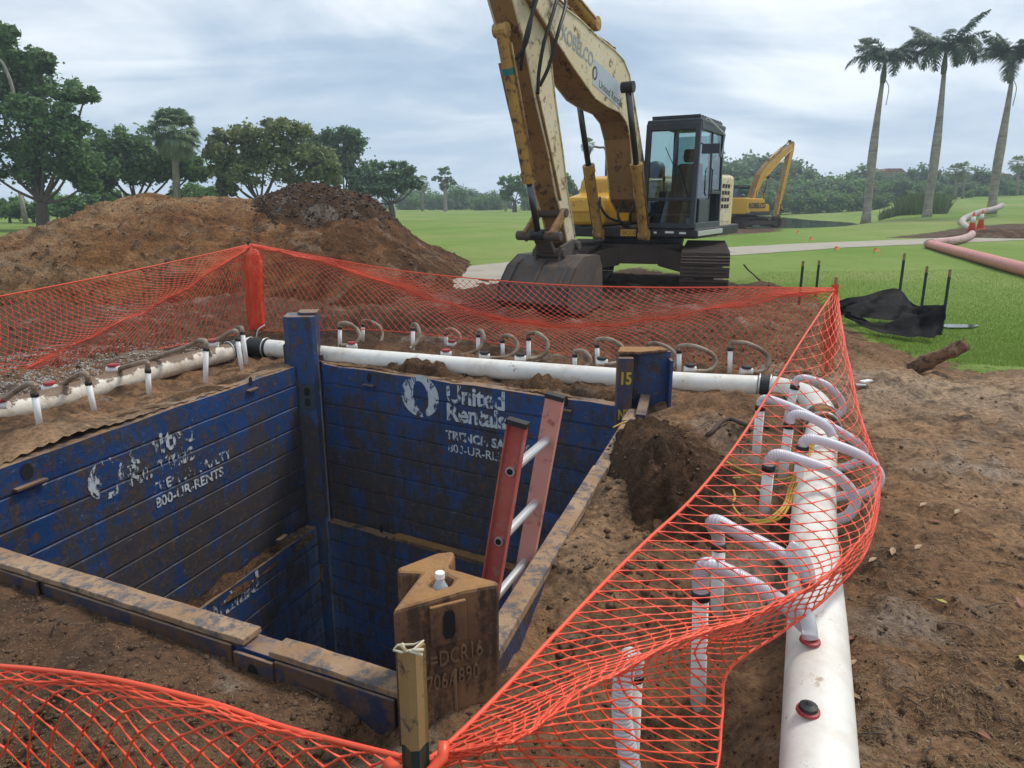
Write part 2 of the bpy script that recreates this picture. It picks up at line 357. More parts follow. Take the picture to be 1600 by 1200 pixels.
def npmesh(name, V, F, tone=None):
    """mesh from numpy verts and an (n,k) face array"""
    me = bpy.data.meshes.new(name); V = np.asarray(V, np.float32); F = np.asarray(F, np.int32); k = F.shape[1]
    me.vertices.add(len(V)); me.vertices.foreach_set('co', V.ravel())
    me.loops.add(F.size); me.loops.foreach_set('vertex_index', F.ravel())
    me.polygons.add(len(F)); me.polygons.foreach_set('loop_start', np.arange(0, F.size, k, dtype=np.int32))
    me.update(calc_edges=True)
    if tone is not None:
        a = me.attributes.new('tone', 'FLOAT', 'POINT'); a.data.foreach_set('value', np.asarray(tone, np.float32))
    me.validate(); return me

class MB:
    def __init__(s): s.v = []; s.f = []; s.uv = {}
    def add(s, vs, fs):
        o = len(s.v); s.v += [Vector(v) for v in vs]; s.f += [[i + o for i in f] for f in fs]; return s
    def box(s, c, d, rz=0.0, mtx=None):
        hx, hy, hz = d[0] / 2, d[1] / 2, d[2] / 2
        m = (Matrix.Translation(c) @ Matrix.Rotation(rz, 4, 'Z')) if mtx is None else mtx @ Matrix.Translation(c)
        vs = [m @ Vector((x, y, z)) for x in (-hx, hx) for y in (-hy, hy) for z in (-hz, hz)]
        return s.add(vs, [(0, 1, 3, 2), (4, 6, 7, 5), (0, 4, 5, 1), (2, 3, 7, 6), (0, 2, 6, 4), (1, 5, 7, 3)])
    def prism(s, poly, y0, y1, axis='y'):
        """2-D outline extruded: axis y -> (a, ., b), axis z -> (a, b, .)"""
        f = (lambda a, b, e: (a, e, b)) if axis == 'y' else ((lambda a, b, e: (a, b, e)) if axis == 'z' else (lambda a, b, e: (e, a, b)))
        n = len(poly); vs = [f(a, b, y0) for a, b in poly] + [f(a, b, y1) for a, b in poly]
        return s.add(vs, [list(range(n)), list(range(2 * n - 1, n - 1, -1))] + [(i, i + n, (i + 1) % n + n, (i + 1) % n) for i in range(n)])
    def tube(s, pts, r, n=10, cap=True, r_fn=None):
        pts = [Vector(p) for p in pts]; N = len(pts)
        rr = r if isinstance(r, (list, tuple)) else [r] * N
        tg = [((pts[min(i + 1, N - 1)] - pts[max(i - 1, 0)]).normalized() if (pts[min(i + 1, N - 1)] - pts[max(i - 1, 0)]).length > 1e-9 else Vector((0, 0, 1))) for i in range(N)]
        u = tg[0].orthogonal().normalized(); o = len(s.v); vs = []; L = 0.0; lens = []
        for i in range(N):
            if i: L += (pts[i] - pts[i - 1]).length
            lens.append(L)
            u = (u - tg[i] * u.dot(tg[i])); u = u.normalized() if u.length > 1e-6 else tg[i].orthogonal().normalized()
            v = tg[i].cross(u)
            for k in range(n):
                a = 2 * math.pi * k / n; vs.append(pts[i] + (u * math.cos(a) + v * math.sin(a)) * rr[i])
        fs = [(i * n + k, i * n + (k + 1) % n, (i + 1) * n + (k + 1) % n, (i + 1) * n + k) for i in range(N - 1) for k in range(n)]
        for i in range(N):
            for k in range(n): s.uv[o + i * n + k] = (lens[i], k / n)
        if cap: fs += [list(range(n - 1, -1, -1)), [(N - 1) * n + k for k in range(n)]]
        return s.add(vs, fs)
    def cyl(s, a, b, r, n=14, r2=None): return s.tube([a, b], [r, r if r2 is None else r2], n)
    def lathe(s, c, prof, n=16):
        c = Vector(c); vs = [c + Vector((r * math.cos(2 * math.pi * k / n), r * math.sin(2 * math.pi * k / n), z)) for r, z in prof for k in range(n)]
        N = len(prof)
        fs = [(i * n + k, i * n + (k + 1) % n, (i + 1) * n + (k + 1) % n, (i + 1) * n + k) for i in range(N - 1) for k in range(n)]
        return s.add(vs, fs + [list(range(n - 1, -1, -1)), [(N - 1) * n + k for k in range(n)]])
    def build(s, name, m, parent=None, smooth=False, bev=0.0, world=False, uv=False):
        off = wloc(parent) if (world and parent) else Vector((0, 0, 0))
        me = bpy.data.meshes.new(name); me.from_pydata([tuple(v - off) for v in s.v], [], s.f); me.update()
        if uv:
            lay = me.uv_layers.new(name='UVMap')
            for p in me.polygons:
                for li in p.loop_indices:
                    q = s.uv.get(me.loops[li].vertex_index, (0, 0)); lay.data[li].uv = q
        return link(name, me, m, parent, smooth, bev)
def smooth_path(pts, sub=6):
    """Catmull-Rom through the points"""
    P = [Vector(p) for p in pts]; P = [P[0] * 2 - P[1]] + P + [P[-1] * 2 - P[-2]]; out = []
    for i in range(1, len(P) - 2):
        a, b, c, d = P[i - 1:i + 3]
        for k in range(sub):
            u = k / sub; out.append(.5 * ((2 * b) + (c - a) * u + (2 * a - 5 * b + 4 * c - d) * u * u + (3 * b - a - 3 * c + d) * u ** 3))
    out.append(P[-2]); return out
def frame(o, xd, zd=Vector((0, 0, 1))):
    x = Vector(xd).normalized(); z = Vector(zd); z = (z - x * z.dot(x)).normalized(); y = z.cross(x)
    return Matrix(((x.x, y.x, z.x, o[0]), (x.y, y.y, z.y, o[1]), (x.z, y.z, z.z, o[2]), (0, 0, 0, 1)))
def lettering(name, txt, size, mtx, m, parent, extrude=.001, bold=.0, shear=0.0, sx=1.0, world=False, spacing=1.0):
    """text standing in the x-z plane of mtx, read from its -y side"""
    cu = bpy.data.curves.new(name, 'FONT'); cu.body = txt; cu.size = size; cu.extrude = extrude; cu.offset = bold; cu.shear = shear; cu.resolution_u = 4; cu.space_character = spacing
    ob = bpy.data.objects.new(name, cu); C.objects.link(ob); bpy.context.view_layer.update()
    me = bpy.data.meshes.new_from_object(ob.evaluated_get(bpy.context.evaluated_depsgraph_get()))
    bpy.data.objects.remove(ob); bpy.data.curves.remove(cu)
    me.name = name; me.materials.clear()
    off = Matrix.Translation(-wloc(parent)) if world else Matrix.Identity(4)
    me.transform(off @ mtx @ Matrix.Rotation(R(90), 4, 'X') @ Matrix.Diagonal((sx, 1, 1, 1)))
    return link(name, me, m, parent)

# value noise on numpy arrays
_perm = rng.random((256, 256))
def vnoise(x, y):
    xi = np.floor(x).astype(int); yi = np.floor(y).astype(int); fx = x - xi; fy = y - yi
    fx = fx * fx * (3 - 2 * fx); fy = fy * fy * (3 - 2 * fy)
    g = lambda a, b: _perm[a & 255, b & 255]
    return (g(xi, yi) * (1 - fx) + g(xi + 1, yi) * fx) * (1 - fy) + (g(xi, yi + 1) * (1 - fx) + g(xi + 1, yi + 1) * fx) * fy
def fbm(x, y, s, o=5, r=.5):
    a, t_, n = 1.0, 0.0, 0.0
    for k in range(o): t_ = t_ + a * vnoise(x * s + 17 * k, y * s - 9 * k); n += a; a *= r; s *= 2.03
    return t_ / n - .5
def seg_dist(x, y, a, b):
    ax, ay = a; dx, dy = b[0] - ax, b[1] - ay; t_ = np.clip(((x - ax) * dx + (y - ay) * dy) / (dx * dx + dy * dy), 0, 1)
    return np.hypot(x - ax - t_ * dx, y - ay - t_ * dy)
def inside(x, y, poly):
    r = np.zeros(np.shape(x), bool); n = len(poly)
    for i in range(n):
        (x1, y1), (x2, y2) = poly[i], poly[(i + 1) % n]
        if y1 == y2: continue
        r ^= ((y1 > y) != (y2 > y)) & (x < (x2 - x1) * (y - y1) / (y2 - y1) + x1)
    return r
def sdist(x, y, poly):
    d = np.full(np.shape(x), 1e9)
    for i in range(len(poly)): d = np.minimum(d, seg_dist(x, y, poly[i], poly[(i + 1) % len(poly)]))
    return np.where(inside(x, y, poly), d, -d)
def sstep(a, b, v): v = np.clip((v - a) / (b - a), 0, 1); return v * v * (3 - 2 * v)

# ---------------------------------------------------------------- layout of the pit
cA, cB, cC = G(480, 566, .03), G(985, 634, .05), G(772, 1010, .08)
lw = G(0, 733, .03); nd = G(0, 850, .07); nr = G(610, 1034, .07)
def isect(p, q, r, s):
    d1, d2 = q - p, s - r; k = ((r.x - p.x) * d2.y - (r.y - p.y) * d2.x) / (d1.x * d2.y - d1.y * d2.x); return p + d1 * k
cC = isect(nd, nr, cB, G(797, 925, .05)); cC.z = 0
cD = isect(cA, lw, nr, nd); cD.z = 0
cA.z = cB.z = 0
PIT = [cA, cB, cC, cD]
pit2 = [tuple(p[:2]) for p in PIT]
pcen = (cA + cB + cC + cD) / 4
pit_out = [tuple((p + (p - pcen).normalized() * .07)[:2]) for p in PIT]

# ---------------------------------------------------------------- ground
soil_poly = GX([(-900, 420), (-300, 402), (0, 402)]) + [(-13, 24), (-6, 25), (-2.5, 21)] + GX([(690, 428), (752, 433), (800, 436), (905, 432), (1000, 418), (1135, 440), (1200, 452), (1260, 466), (1325, 512), (1370, 540), (1430, 556), (1500, 574), (1620, 583), (2300, 640)]) + [(14, -6), (-20, -6)]
PATH_PX = [(640, 446), (720, 432), (800, 419.5), (900, 408.5), (1010, 401), (1130, 393.5), (1220, 388), (1300, 383), (1450, 377.3), (1600, 371.5), (1800, 365)]
pond = GX([(1150, 352), (1215, 355.5), (1290, 354), (1355, 349.5), (1400, 343), (1430, 337), (1380, 331), (1250, 328), (1120, 330), (1090, 338)])
patch = GX([(1380, 372), (1440, 366), (1500, 358.5), (1560, 355.5), (1660, 356), (1680, 366), (1560, 370), (1470, 373)])
pondside = GX([(1100, 372), (1150, 366), (1215, 362), (1222, 357), (1180, 356), (1120, 360)])
def H(x, y):
    x = np.asarray(x, float); y = np.asarray(y, float)
    r = np.hypot(x, y)
    h = .9 * sstep(14, 50, x) * sstep(30, 62, y) + 1.7 * sstep(38, 80, x) * sstep(48, 95, y) * (1 - .6 * sstep(95, 180, y))
    h = h + .5 * fbm(x, y, .02, 3) * sstep(30, 90, r)
    sd = sdist(x, y, soil_poly); s = sstep(-.5, .6, sd)
    far = 1 - sstep(10, 24, r)
    h = h + s * far * (.20 * fbm(x, y, .7, 4) + .13 * (1 - .55 * sstep(1.5, 2.2, x)) * fbm(x + 31, y, 2.8, 5, .6) + .05 * (np.abs(fbm(x, y + 50, 5, 3)) * 4 - .5))
    h = h + s * far * .16 * sstep(7.0, 8.5, y) * (np.abs(fbm(x * .45, y * 2.2 + .35 * x, .9, 4)) * 3 - .4)
    h = h + (1 - s) * .05 * fbm(x, y, .35, 3)
    dp = np.minimum.reduce([seg_dist(x, y, pit2[i], pit2[(i + 1) % 4]) for i in range(4)])
    flat = np.exp(-(dp / .28) ** 2)
    h = h * (1 - .8 * flat)
    h = h - .055 * np.exp(-(seg_dist(x, y, pit2[2], pit2[3]) / .30) ** 2) - .04 * np.exp(-(seg_dist(x, y, pit2[1], pit2[2]) / .25) ** 2)
    h = h + .04 * np.exp(-(np.minimum(seg_dist(x, y, pit2[0], pit2[1]), seg_dist(x, y, pit2[0], pit2[3])) / .35) ** 2)
    for (px, py, hh, rx, ry) in BUMPS: h = h + hh * np.exp(-((x - px) / rx) ** 2 - ((y - py) / ry) ** 2)
    pd = sdist(x, y, pond); h = h - .9 * sstep(-1.5, 2.5, pd)
    return h
BUMPS = []
def bumpat(px, py, hh, rx, ry): p = G(px, py); BUMPS.append((p.x, p.y, hh, rx, ry))
bumpat(1190, 470, .22, 1.0, .5); bumpat(1380, 600, .10, .5, .5); bumpat(1340, 560, .12, .4, .4); bumpat(60, 690, .10, .35, .3)
bumpat(575, 1110, -.12, .12, .10); bumpat(900, 800, -.05, .4, .4); bumpat(1140, 640, .07, .5, .25); bumpat(880, 975, -.12, .22, .25); bumpat(885, 850, .07, .18, .45); bumpat(965, 770, .08, .25, .3); bumpat(715, 1110, .10, .26, .13); bumpat(1120, 690, .12, .45, .35); bumpat(1085, 1110, -.30, .20, .26); bumpat(1119, 965, -.16, .22, .20); bumpat(985, 1230, -.22, .2, .2); bumpat(1040, 790, .10, .4, .25); bumpat(980, 900, .06, .3, .2)
bumpat(300, 930, .03, .7, .15); bumpat(1000, 460, .05, 1.6, .8); bumpat(600, 465, .12, 1.8, .5)
def hz_at(x, y): return float(H(np.array([x]), np.array([y]))[0])
def onG(px, py, dz=0.0):
    """ground point under a pixel (two refinements for the relief)"""
    z = 0.0
    for _ in range(4): p = G(px, py, z); z = hz_at(p.x, p.y)
    return Vector((p.x, p.y, z + dz))

def axis(lo, hi, step, out_lo, out_hi, g):
    a = list(np.arange(lo, hi + 1e-6, step)); s = step
    while a[-1] < out_hi: s *= g; a.append(a[-1] + s)
    s = step
    while a[0] > out_lo: s *= g; a.insert(0, a[0] - s)
    return np.array(a)
xs = axis(-4.6, 4.4, .034, -300, 300, 1.075); ys = axis(.6, 9.6, .034, -14, 330, 1.03)
XX, YY = np.meshgrid(xs, ys); nx_, ny_ = len(xs), len(ys)
ZZ = H(XX, YY)
# boot prints and tyre scuffs pressed into the soft soil
rp = np.random.default_rng(404)
for _ in range(110):
    if rp.random() < .62: qx, qy = rp.uniform(1.65, 4.2), rp.uniform(1.2, 6.6)
    else: qx, qy = rp.uniform(-2.2, 1.6), rp.uniform(1.0, 3.4)
    if inside(np.array([qx]), np.array([qy]), pit_out)[0]: continue
    an = rp.uniform(0, 6.28); la, lb_, dd = rp.uniform(.08, .16), rp.uniform(.035, .06), rp.uniform(.007, .018)
    i0, i1 = np.searchsorted(xs, (qx - .4, qx + .4)); j0, j1 = np.searchsorted(ys, (qy - .4, qy + .4)); sx_, sy_ = XX[j0:j1, i0:i1] - qx, YY[j0:j1, i0:i1] - qy
    u_ = (sx_ * math.cos(an) + sy_ * math.sin(an)) / la; v_ = (-sx_ * math.sin(an) + sy_ * math.cos(an)) / lb_; r2 = (u_ ** 2 + v_ ** 2) ** 1.0
    ZZ[j0:j1, i0:i1] += -dd * np.exp(-r2 ** 2) + .45 * dd * np.exp(-((np.sqrt(r2) - 1.35) / .3) ** 2)
idx = np.arange(nx_ * ny_).reshape(ny_, nx_)
F = np.stack([idx[:-1, :-1], idx[:-1, 1:], idx[1:, 1:], idx[1:, :-1]], -1).reshape(-1, 4)
cxm = (XX[:-1, :-1] + XX[1:, 1:]).ravel() / 2; cym = (YY[:-1, :-1] + YY[1:, 1:]).ravel() / 2
F = F[~inside(cxm, cym, pit_out)]
me = npmesh('ground', np.stack([XX, YY, ZZ], -1).reshape(-1, 3), F)
X1, Y1 = XX.ravel(), YY.ravel()
soil = np.maximum.reduce([sdist(X1, Y1, soil_poly) * .8, sdist(X1, Y1, patch) * .5, sdist(X1, Y1, pondside) * .35])
soil = np.clip(.5 + soil, -.6, 1.6)
tint = np.full(X1.shape, .46)
tint = np.where(Y1 > 6.6, .42 - .24 * sstep(6.6, 8.0, Y1), tint)
tint = tint + .26 * sstep(1.6, 2.6, X1 - .12 * (Y1 - 3))            # dry tan strip right of the pipe
tint = tint - .24 * sstep(3.2, 2.4, Y1) * sstep(.6, -.2, X1)          # damp humus in front of the near beam
tint = tint + .30 * np.exp(-(np.minimum(seg_dist(X1, Y1, pit2[0], pit2[3]), seg_dist(X1, Y1, pit2[1], pit2[2])) / .5) ** 2)
gs = G(1540, 612); tint = tint + .42 * np.exp(-((X1 - gs.x) / 1.3) ** 2 - ((Y1 - gs.y) / .55) ** 2)   # pale dry sand along the lawn edge
tint = tint - .35 * sstep(10.5, 12.5, Y1) * sstep(-2, 0, X1)
for nm, v in (('soil', soil), ('tint', tint)):
    a = me.attributes.new(nm, 'FLOAT', 'POINT'); a.data.foreach_set('value', v.astype(np.float32))
tag(link('ground', me, 'ground', smooth=True), kind='structure')

mb = MB(); mb.prism([tuple((p + (p - pcen) * .2)[:2]) for p in PIT], -3.75, -3.6, 'z')
tag(mb.build('pit_floor', 'soil_dark'), kind='structure')
# cart path, draped a little above the ground
pp = smooth_path([Vector((*G(x, y).xy, 0)) for x, y in PATH_PX], 12)
V, Fc = [], []
for i, p in enumerate(pp):
    tg = (pp[min(i + 1, len(pp) - 1)] - pp[max(i - 1, 0)]).normalized(); nrm = Vector((-tg.y, tg.x, 0))
    for k in range(5):
        q = p + nrm * (k - 2) * .62; V.append((q.x, q.y, hz_at(q.x, q.y) + (.02 if 0 < k < 4 else .012)))
for i in range(len(pp) - 1):
    for k in range(4): a = i * 5 + k; Fc.append((a, a + 1, a + 6, a + 5))
tag(link('cart_path', npmesh('cart_path', V, Fc), 'path', smooth=True), kind='structure')
wz = -.32 + float(np.mean([hz_at(*p) for p in pond])) * .0
pz = min(hz_at(*p) for p in pond)
mb = MB(); mb.add([(x, y, pz - .12) for x, y in [tuple(Vector(p) + (Vector(p) - Vector(pond[0])) * .0) for p in pond]], [list(range(len(pond)))])
tag(mb.build('pond_water', 'water'), kind='structure')
# ---------------------------------------------------------------- trench shoring
def nin(p, q):
    d = (q - p).normalized(); n = Vector((-d.y, d.x, 0)); return n if n.dot(pcen - p) > 0 else -n
def panel_mb(p, q, ztop, zbot, off, th=.11, cut0=.1, cut1=.1, seg=1):
    """ribbed steel panel between two posts: outline with plank grooves swept along the wall"""
    d = (q - p).normalized(); n = nin(p, q); a = p + d * cut0 + n * off; b = q - d * cut1 + n * off
    prof = [(0, ztop)]; z = ztop - .19
    while z > zbot + .06: prof += [(0, z + .012), (-.014, z + .003), (-.014, z - .003), (0, z - .012)]; z -= .212
    prof += [(0, zbot), (-th, zbot), (-th, ztop)]
    mb = MB(); N = len(prof); K = 14
    vs = []
    for k in range(K + 1):
        c = a.lerp(b, k / K)
        for (o, zz_) in prof:
            j = .004 * mnoise.noise(Vector((c.x * 3, c.y * 3, zz_ * 5))) if o == 0 else 0
            top = .012 * mnoise.noise(Vector((c.x * 5, c.y * 5, 3))) if zz_ == ztop else 0
            v = c + n * (o + j); vs.append((v.x, v.y, zz_ + top))
    fs = [(k * N + i, k * N + (i + 1) % N, (k + 1) * N + (i + 1) % N, (k + 1) * N + i) for k in range(K) for i in range(N)]
    mb.add(vs, fs + [list(range(N)), [K * N + i for i in range(N - 1, -1, -1)]])
    return mb, a, b, d, n
def lift_hole(parent, px, py, p, q, off, w=.05, h=.09):
    """oblong lifting eye with a lip, on the inside face"""
    n = nin(p, q); P = PLN(px, py, p + n * off, q + n * off); d = (q - p).normalized()
    z = n; fr = frame(P + n * .003, d, Vector((0, 0, 1)))
    mb = MB(); ring = [(math.cos(a) * w / 2, math.sin(a) * h / 2) for a in np.linspace(0, 2 * math.pi, 16, endpoint=False)]
    mb.add([fr @ Vector((x, 0, y)) for x, y in ring], [list(range(16))])
    mb.build('lifting_hole', 'hole', parent, world=True)
    m2 = MB(); m2.box((0, 0, -h / 2 - .03), (w * 2.6, .05, .018), mtx=frame(P + n * .012, d)); m2.build('lifting_lip', 'blue_edge', parent, world=True, bev=.004)

UZ, LZ = -1.66, -3.7
# far wall
tf = thing('shoring_wall', 'upper blue shoring panel at the back of the pit with white ring logo', 'shoring wall', (*((cA + cB) / 2).xy, -1.7), 0, 'blue trench shoring panels')
mb, a, b, d, n = panel_mb(cA, cB, .03, UZ, 0, cut0=.2, cut1=.12); mb.build('panel_plate', 'blue', tf, world=True)
lift_hole(tf, 577, 590, cA, cB, 0); lift_hole(tf, 884, 627, cA, cB, 0)
dAB = (cB - cA).normalized(); nAB = nin(cA, cB)
def onwall(px, py, p, q, off=.004): n = nin(p, q); return PLN(px, py, p + n * off, q + n * off)
def wall_text(name, txt, px, py, size, p, q, m, parent, xd, off=.005, **kw):
    lettering(name, txt, size, frame(onwall(px, py, p, q, off), xd), m, parent, extrude=.0006, world=True, **kw)
# ring logo: white ring whose opening is a leaning oval
def ring_logo(px, py, rad, p, q, xd, m, parent):
    fr = frame(onwall(px, py, p, q, .005), xd); N = 40; mb = MB(); vs = []
    for k in range(N):
        a = 2 * math.pi * k / N; vs.append(fr @ Vector((rad * 1.05 * math.cos(a), 0, rad * math.sin(a))))
    for k in range(N):
        a = 2 * math.pi * k / N; x, z = .42 * rad * math.cos(a) + .05 * rad, .72 * rad * math.sin(a); vs.append(fr @ Vector((x - z * .12, 0, z)))
    mb.add(vs, [(k, (k + 1) % N, N + (k + 1) % N, N + k) for k in range(N)])
    mb.build('ring_logo', m, parent, world=True)
ring_logo(656, 619, .20, cA, cB, dAB, 'stencil', tf)
wall_text('company_name', 'United', 697, 627, .235, cA, cB, 'stencil', tf, dAB, bold=.006, spacing=.95)
wall_text('company_name', 'Rentals', 697, 655, .225, cA, cB, 'stencil', tf, dAB, bold=.006, spacing=.95)
wall_text('trench_wording', 'TRENCH SAFETY', 697, 685, .115, cA, cB, 'stencil', tf, dAB, bold=.004)
wall_text('phone_wording', '800-UR-RENTS', 700, 705, .115, cA, cB, 'stencil', tf, dAB, bold=.001)
tfl = thing('shoring_wall', 'lower blue shoring panel under the ring logo panel with rusty top edge', 'shoring wall', (*((cA + cB) / 2).xy, -3.7), 0, 'blue trench shoring panels')
mb, *_ = panel_mb(cA, cB, UZ + .03, LZ, .10, cut0=.22, cut1=.12); mb.build('panel_plate', 'blue', tfl, world=True)
lift_hole(tfl, 596, 826, cA, cB, .10)
mb = MB(); q0 = cA + dAB * 1.05 + nAB * .03; q1 = cB - dAB * .3 + nAB * .03
mb.box(((q0 + q1) / 2 + Vector((0, 0, UZ + .045))), ((q1 - q0).length, .13, .035), math.atan2(dAB.y, dAB.x)); mb.build('top_ledge', 'rust', tfl, world=True, bev=.008)
# left wall
dDA = (cA - cD).normalized(); nDA = nin(cD, cA)
tl = thing('shoring_wall', 'upper blue shoring panel along the left side of the pit with badly flaked white lettering', 'shoring wall', (*((cA + cD) / 2).xy, -1.7), 0, 'blue trench shoring panels')
mb, *_ = panel_mb(cD, cA, .03, UZ - .05, 0, cut0=.1, cut1=.2); mb.build('panel_plate', 'blue', tl, world=True)
lift_hole(tl, 391, 596, cD, cA, 0); lift_hole(tl, 42, 737, cD, cA, 0, .08, .11)
ring_logo(168, 748, .15, cD, cA, dDA, 'stencil_bad', tl)
wall_text('company_name', 'United', 203, 728, .235, cD, cA, 'stencil_bad', tl, dDA, bold=.006)
wall_text('company_name', 'Rentals', 200, 762, .225, cD, cA, 'stencil_bad', tl, dDA, bold=.006)
wall_text('trench_wording', 'TRENCH SAFETY', 238, 773, .115, cD, cA, 'stencil_bad', tl, dDA, bold=.003)
wall_text('phone_wording', '800-UR-RENTS', 244, 795, .115, cD, cA, 'stencil', tl, dDA, bold=.002)
tll = thing('shoring_wall', 'lower blue shoring panel on the left of the pit below a soil ledge', 'shoring wall', (*((cA + cD) / 2).xy, -3.7), 0, 'blue trench shoring panels')
mb, *_ = panel_mb(cD, cA, UZ, LZ, .12, cut0=.1, cut1=.22); mb.build('panel_plate', 'blue', tll, world=True)
lift_hole(tll, 438, 829, cD, cA, .12)
wall_text('company_name', 'United', 318, 985, .26, cD, cA, 'stencil_bad', tll, dDA, off=.125, bold=.008)
# right wall, mostly seen as a beam
dBC = (cC - cB).normalized(); nBC = nin(cB, cC)
tr = thing('shoring_wall', 'upper blue shoring panel on the right of the pit with a sandy top edge', 'shoring wall', (*((cB + cC) / 2).xy, -1.7), 0, 'blue trench shoring panels')
mb, *_ = panel_mb(cB, cC, .0, UZ, 0, th=.085, cut0=-.05, cut1=.05); mb.build('panel_plate', 'blue', tr, world=True)
mb = MB(); rzBC = math.atan2(dBC.y, dBC.x)
for s0, s1, zt in ((.10, .42, .06), (.42, 1.35, .035), (1.35, 2.15, .05), (2.15, (cC - cB).length - .22, .055)):
    m_ = cB + dBC * (s0 + s1) / 2 - nBC * .05; mb.box((m_.x, m_.y, zt - .022), (s1 - s0 - .006, .088, .045), rzBC)
mb.build('top_beam', 'beam_top', tr, world=True, bev=.005)
trl = thing('shoring_wall', 'lower blue shoring panel on the right side of the pit behind the ladder', 'shoring wall', (*((cB + cC) / 2).xy, -3.7), 0, 'blue trench shoring panels')
mb, *_ = panel_mb(cB, cC, UZ, LZ, .10, cut0=.1, cut1=.1); mb.build('panel_plate', 'blue', trl, world=True)
# near wall
dCD = (cD - cC).normalized(); nCD = nin(cC, cD); rzCD = math.atan2(dCD.y, dCD.x)
tn = thing('shoring_wall', 'blue shoring panel nearest the camera capped by a long rusty sand-covered beam', 'shoring wall', (*((cC + cD) / 2).xy, -1.7), 0, 'blue trench shoring panels')
mb, *_ = panel_mb(cC, cD, .018, UZ, 0, th=.09, cut0=.05, cut1=.0); mb.build('panel_plate', 'blue', tn, world=True)
def s_on(px, py, z): g = G(px, py, z); return (g - cC).dot(dCD)
sA, sB, sC_ = s_on(415, 968, .07), s_on(458, 985, .05), s_on(612, 1035, .05)
def capbeam(s0, s1, z0, z1, wd, seed):
    mb = MB(); K = max(4, int((s1 - s0) / .045)); prof = [(-.5, 0), (-.5, 1), (.5, 1), (.5, 0)]; vs = []
    for k in range(K + 1):
        c = cC + dCD * (s0 + (s1 - s0) * k / K) - nCD * .05
        for o, u in prof:
            jz = .005 * mnoise.noise(Vector((k * .35, o * 2 + seed, u * 3))); jo = .004 * mnoise.noise(Vector((k * .5, seed, o * 5)))
            v = c + nCD * (o * wd + jo); vs.append((v.x, v.y, z0 + (z1 - z0) * u + jz * u))
    mb.add(vs, [(k * 4 + i, k * 4 + (i + 1) % 4, k * 4 + 4 + (i + 1) % 4, k * 4 + 4 + i) for k in range(K) for i in range(4)] + [(3, 2, 1, 0), tuple(K * 4 + i for i in range(4))])
    return mb
capbeam(sA, (cD - cC).length + .8, .030, .056, .094, 1).build('top_beam', 'beam_top', tn, world=True, bev=.003)
capbeam(.12, sB, .020, .044, .094, 5).build('top_beam', 'beam_top', tn, world=True, bev=.003)
mb = MB(); m_ = cC + dCD * ((sA + sB) / 2) - nCD * .112; mb.box((m_.x, m_.y, -.06), (sA - sB + .06, .014, .15), rzCD); mb.build('end_plate', 'blue_edge', tn, world=True, bev=.003)
P = cC + dCD * ((sA + sB) / 2) - nCD * .121; fr = frame((P.x, P.y, -.055), -dCD); mb = MB()
mb.add([fr @ Vector((.026 * math.cos(a), 0, .045 * math.sin(a))) for a in np.linspace(0, 2 * math.pi, 16, endpoint=False)], [list(range(16))]); mb.build('lifting_hole', 'hole', tn, world=True)
mb = MB(); m0 = cC + dCD * 1.55 - nCD * .107
for s0, s1 in ((sA + .05, 1.9), (1.95, 3.3), (.15, sB - .03)): m_ = cC + dCD * (s0 + s1) / 2 - nCD * .103; mb.box((m_.x, m_.y, -.10), (abs(s1 - s0), .012, .255 if s0 > sA else .235), rzCD)
mb.build('outer_plate', 'blue_edge', tn, world=True, bev=.003)

# corner posts
def slot_plate(parent, P, nrm, mplate='rust', sc=1.0, slots=2):
    xd = Vector((nrm.y, -nrm.x, 0)) * -1; fr = frame(P, xd if xd.dot(Vector((1, 0, 0))) > 0 else -xd)
    mb = MB(); mb.box((0, -.008, 0), (.15 * sc, .016, .25 * sc), mtx=fr); mb.build('slot_plate', mplate, parent, world=True, bev=.003)
    for k in range(slots):
        zc = (.055 if k == 0 else -.055) * sc if slots == 2 else 0
        m2 = MB(); ring = [(.028 * math.cos(a), .028 * math.sin(a) + (.014 if math.sin(a) > 0 else -.014)) for a in np.linspace(0, 2 * math.pi, 18, endpoint=False)]
        m2.add([fr @ Vector((x * sc, -.0185, zc + y * sc)) for x, y in ring], [list(range(18))]); m2.build('slot', 'hole', parent, world=True)
fA = (pcen - cA).normalized(); fA = (Vector((.12, -1, 0))).normalized(); rzA = math.atan2(fA.y, fA.x)
tA = thing('shoring_post', 'tall blue steel corner post at the back left corner of the pit', 'shoring post', (cA.x, cA.y, -3.7), 0, 'steel corner posts of the shoring')
PA = A(474, 600, cA.y - .12); zA = A(474, 494, cA.y - .1).z
outl = [(-.20, -.155), (-.20, .155), (.06, .155), (.10, .12), (.10, -.10), (.055, -.155)]
def oriented_prism(mb, poly, org, f, z0, z1):
    l = Vector((-f.y, f.x, 0)); mb.prism([tuple((org + f * x + l * y).xy) for x, y in poly], z0, z1, 'z')
oc = Vector((PA.x, PA.y, 0)) - fA * .08
mb = MB(); oriented_prism(mb, outl, oc, fA, -3.7, zA); mb.build('post_body', 'blue', tA, world=True, bev=.01)
mb = MB(); oriented_prism(mb, [(-.21, -.03), (-.21, .165), (.02, .165), (.02, .02), (-.06, -.03)], oc, fA, zA + .001, zA + .028); mb.build('post_cap', 'blue_edge', tA, world=True, bev=.008)
mb = MB(); oriented_prism(mb, [(-.14, -.165), (-.14, -.185), (.0, -.185), (.0, -.165)], oc, fA, -.1, .22)
oriented_prism(mb, [(-.22, .156), (-.22, .19), (-.05, .19), (-.05, .156)], oc, fA, -3.6, .1); mb.build('guide_rail', 'blue_edge', tA, world=True, bev=.006)
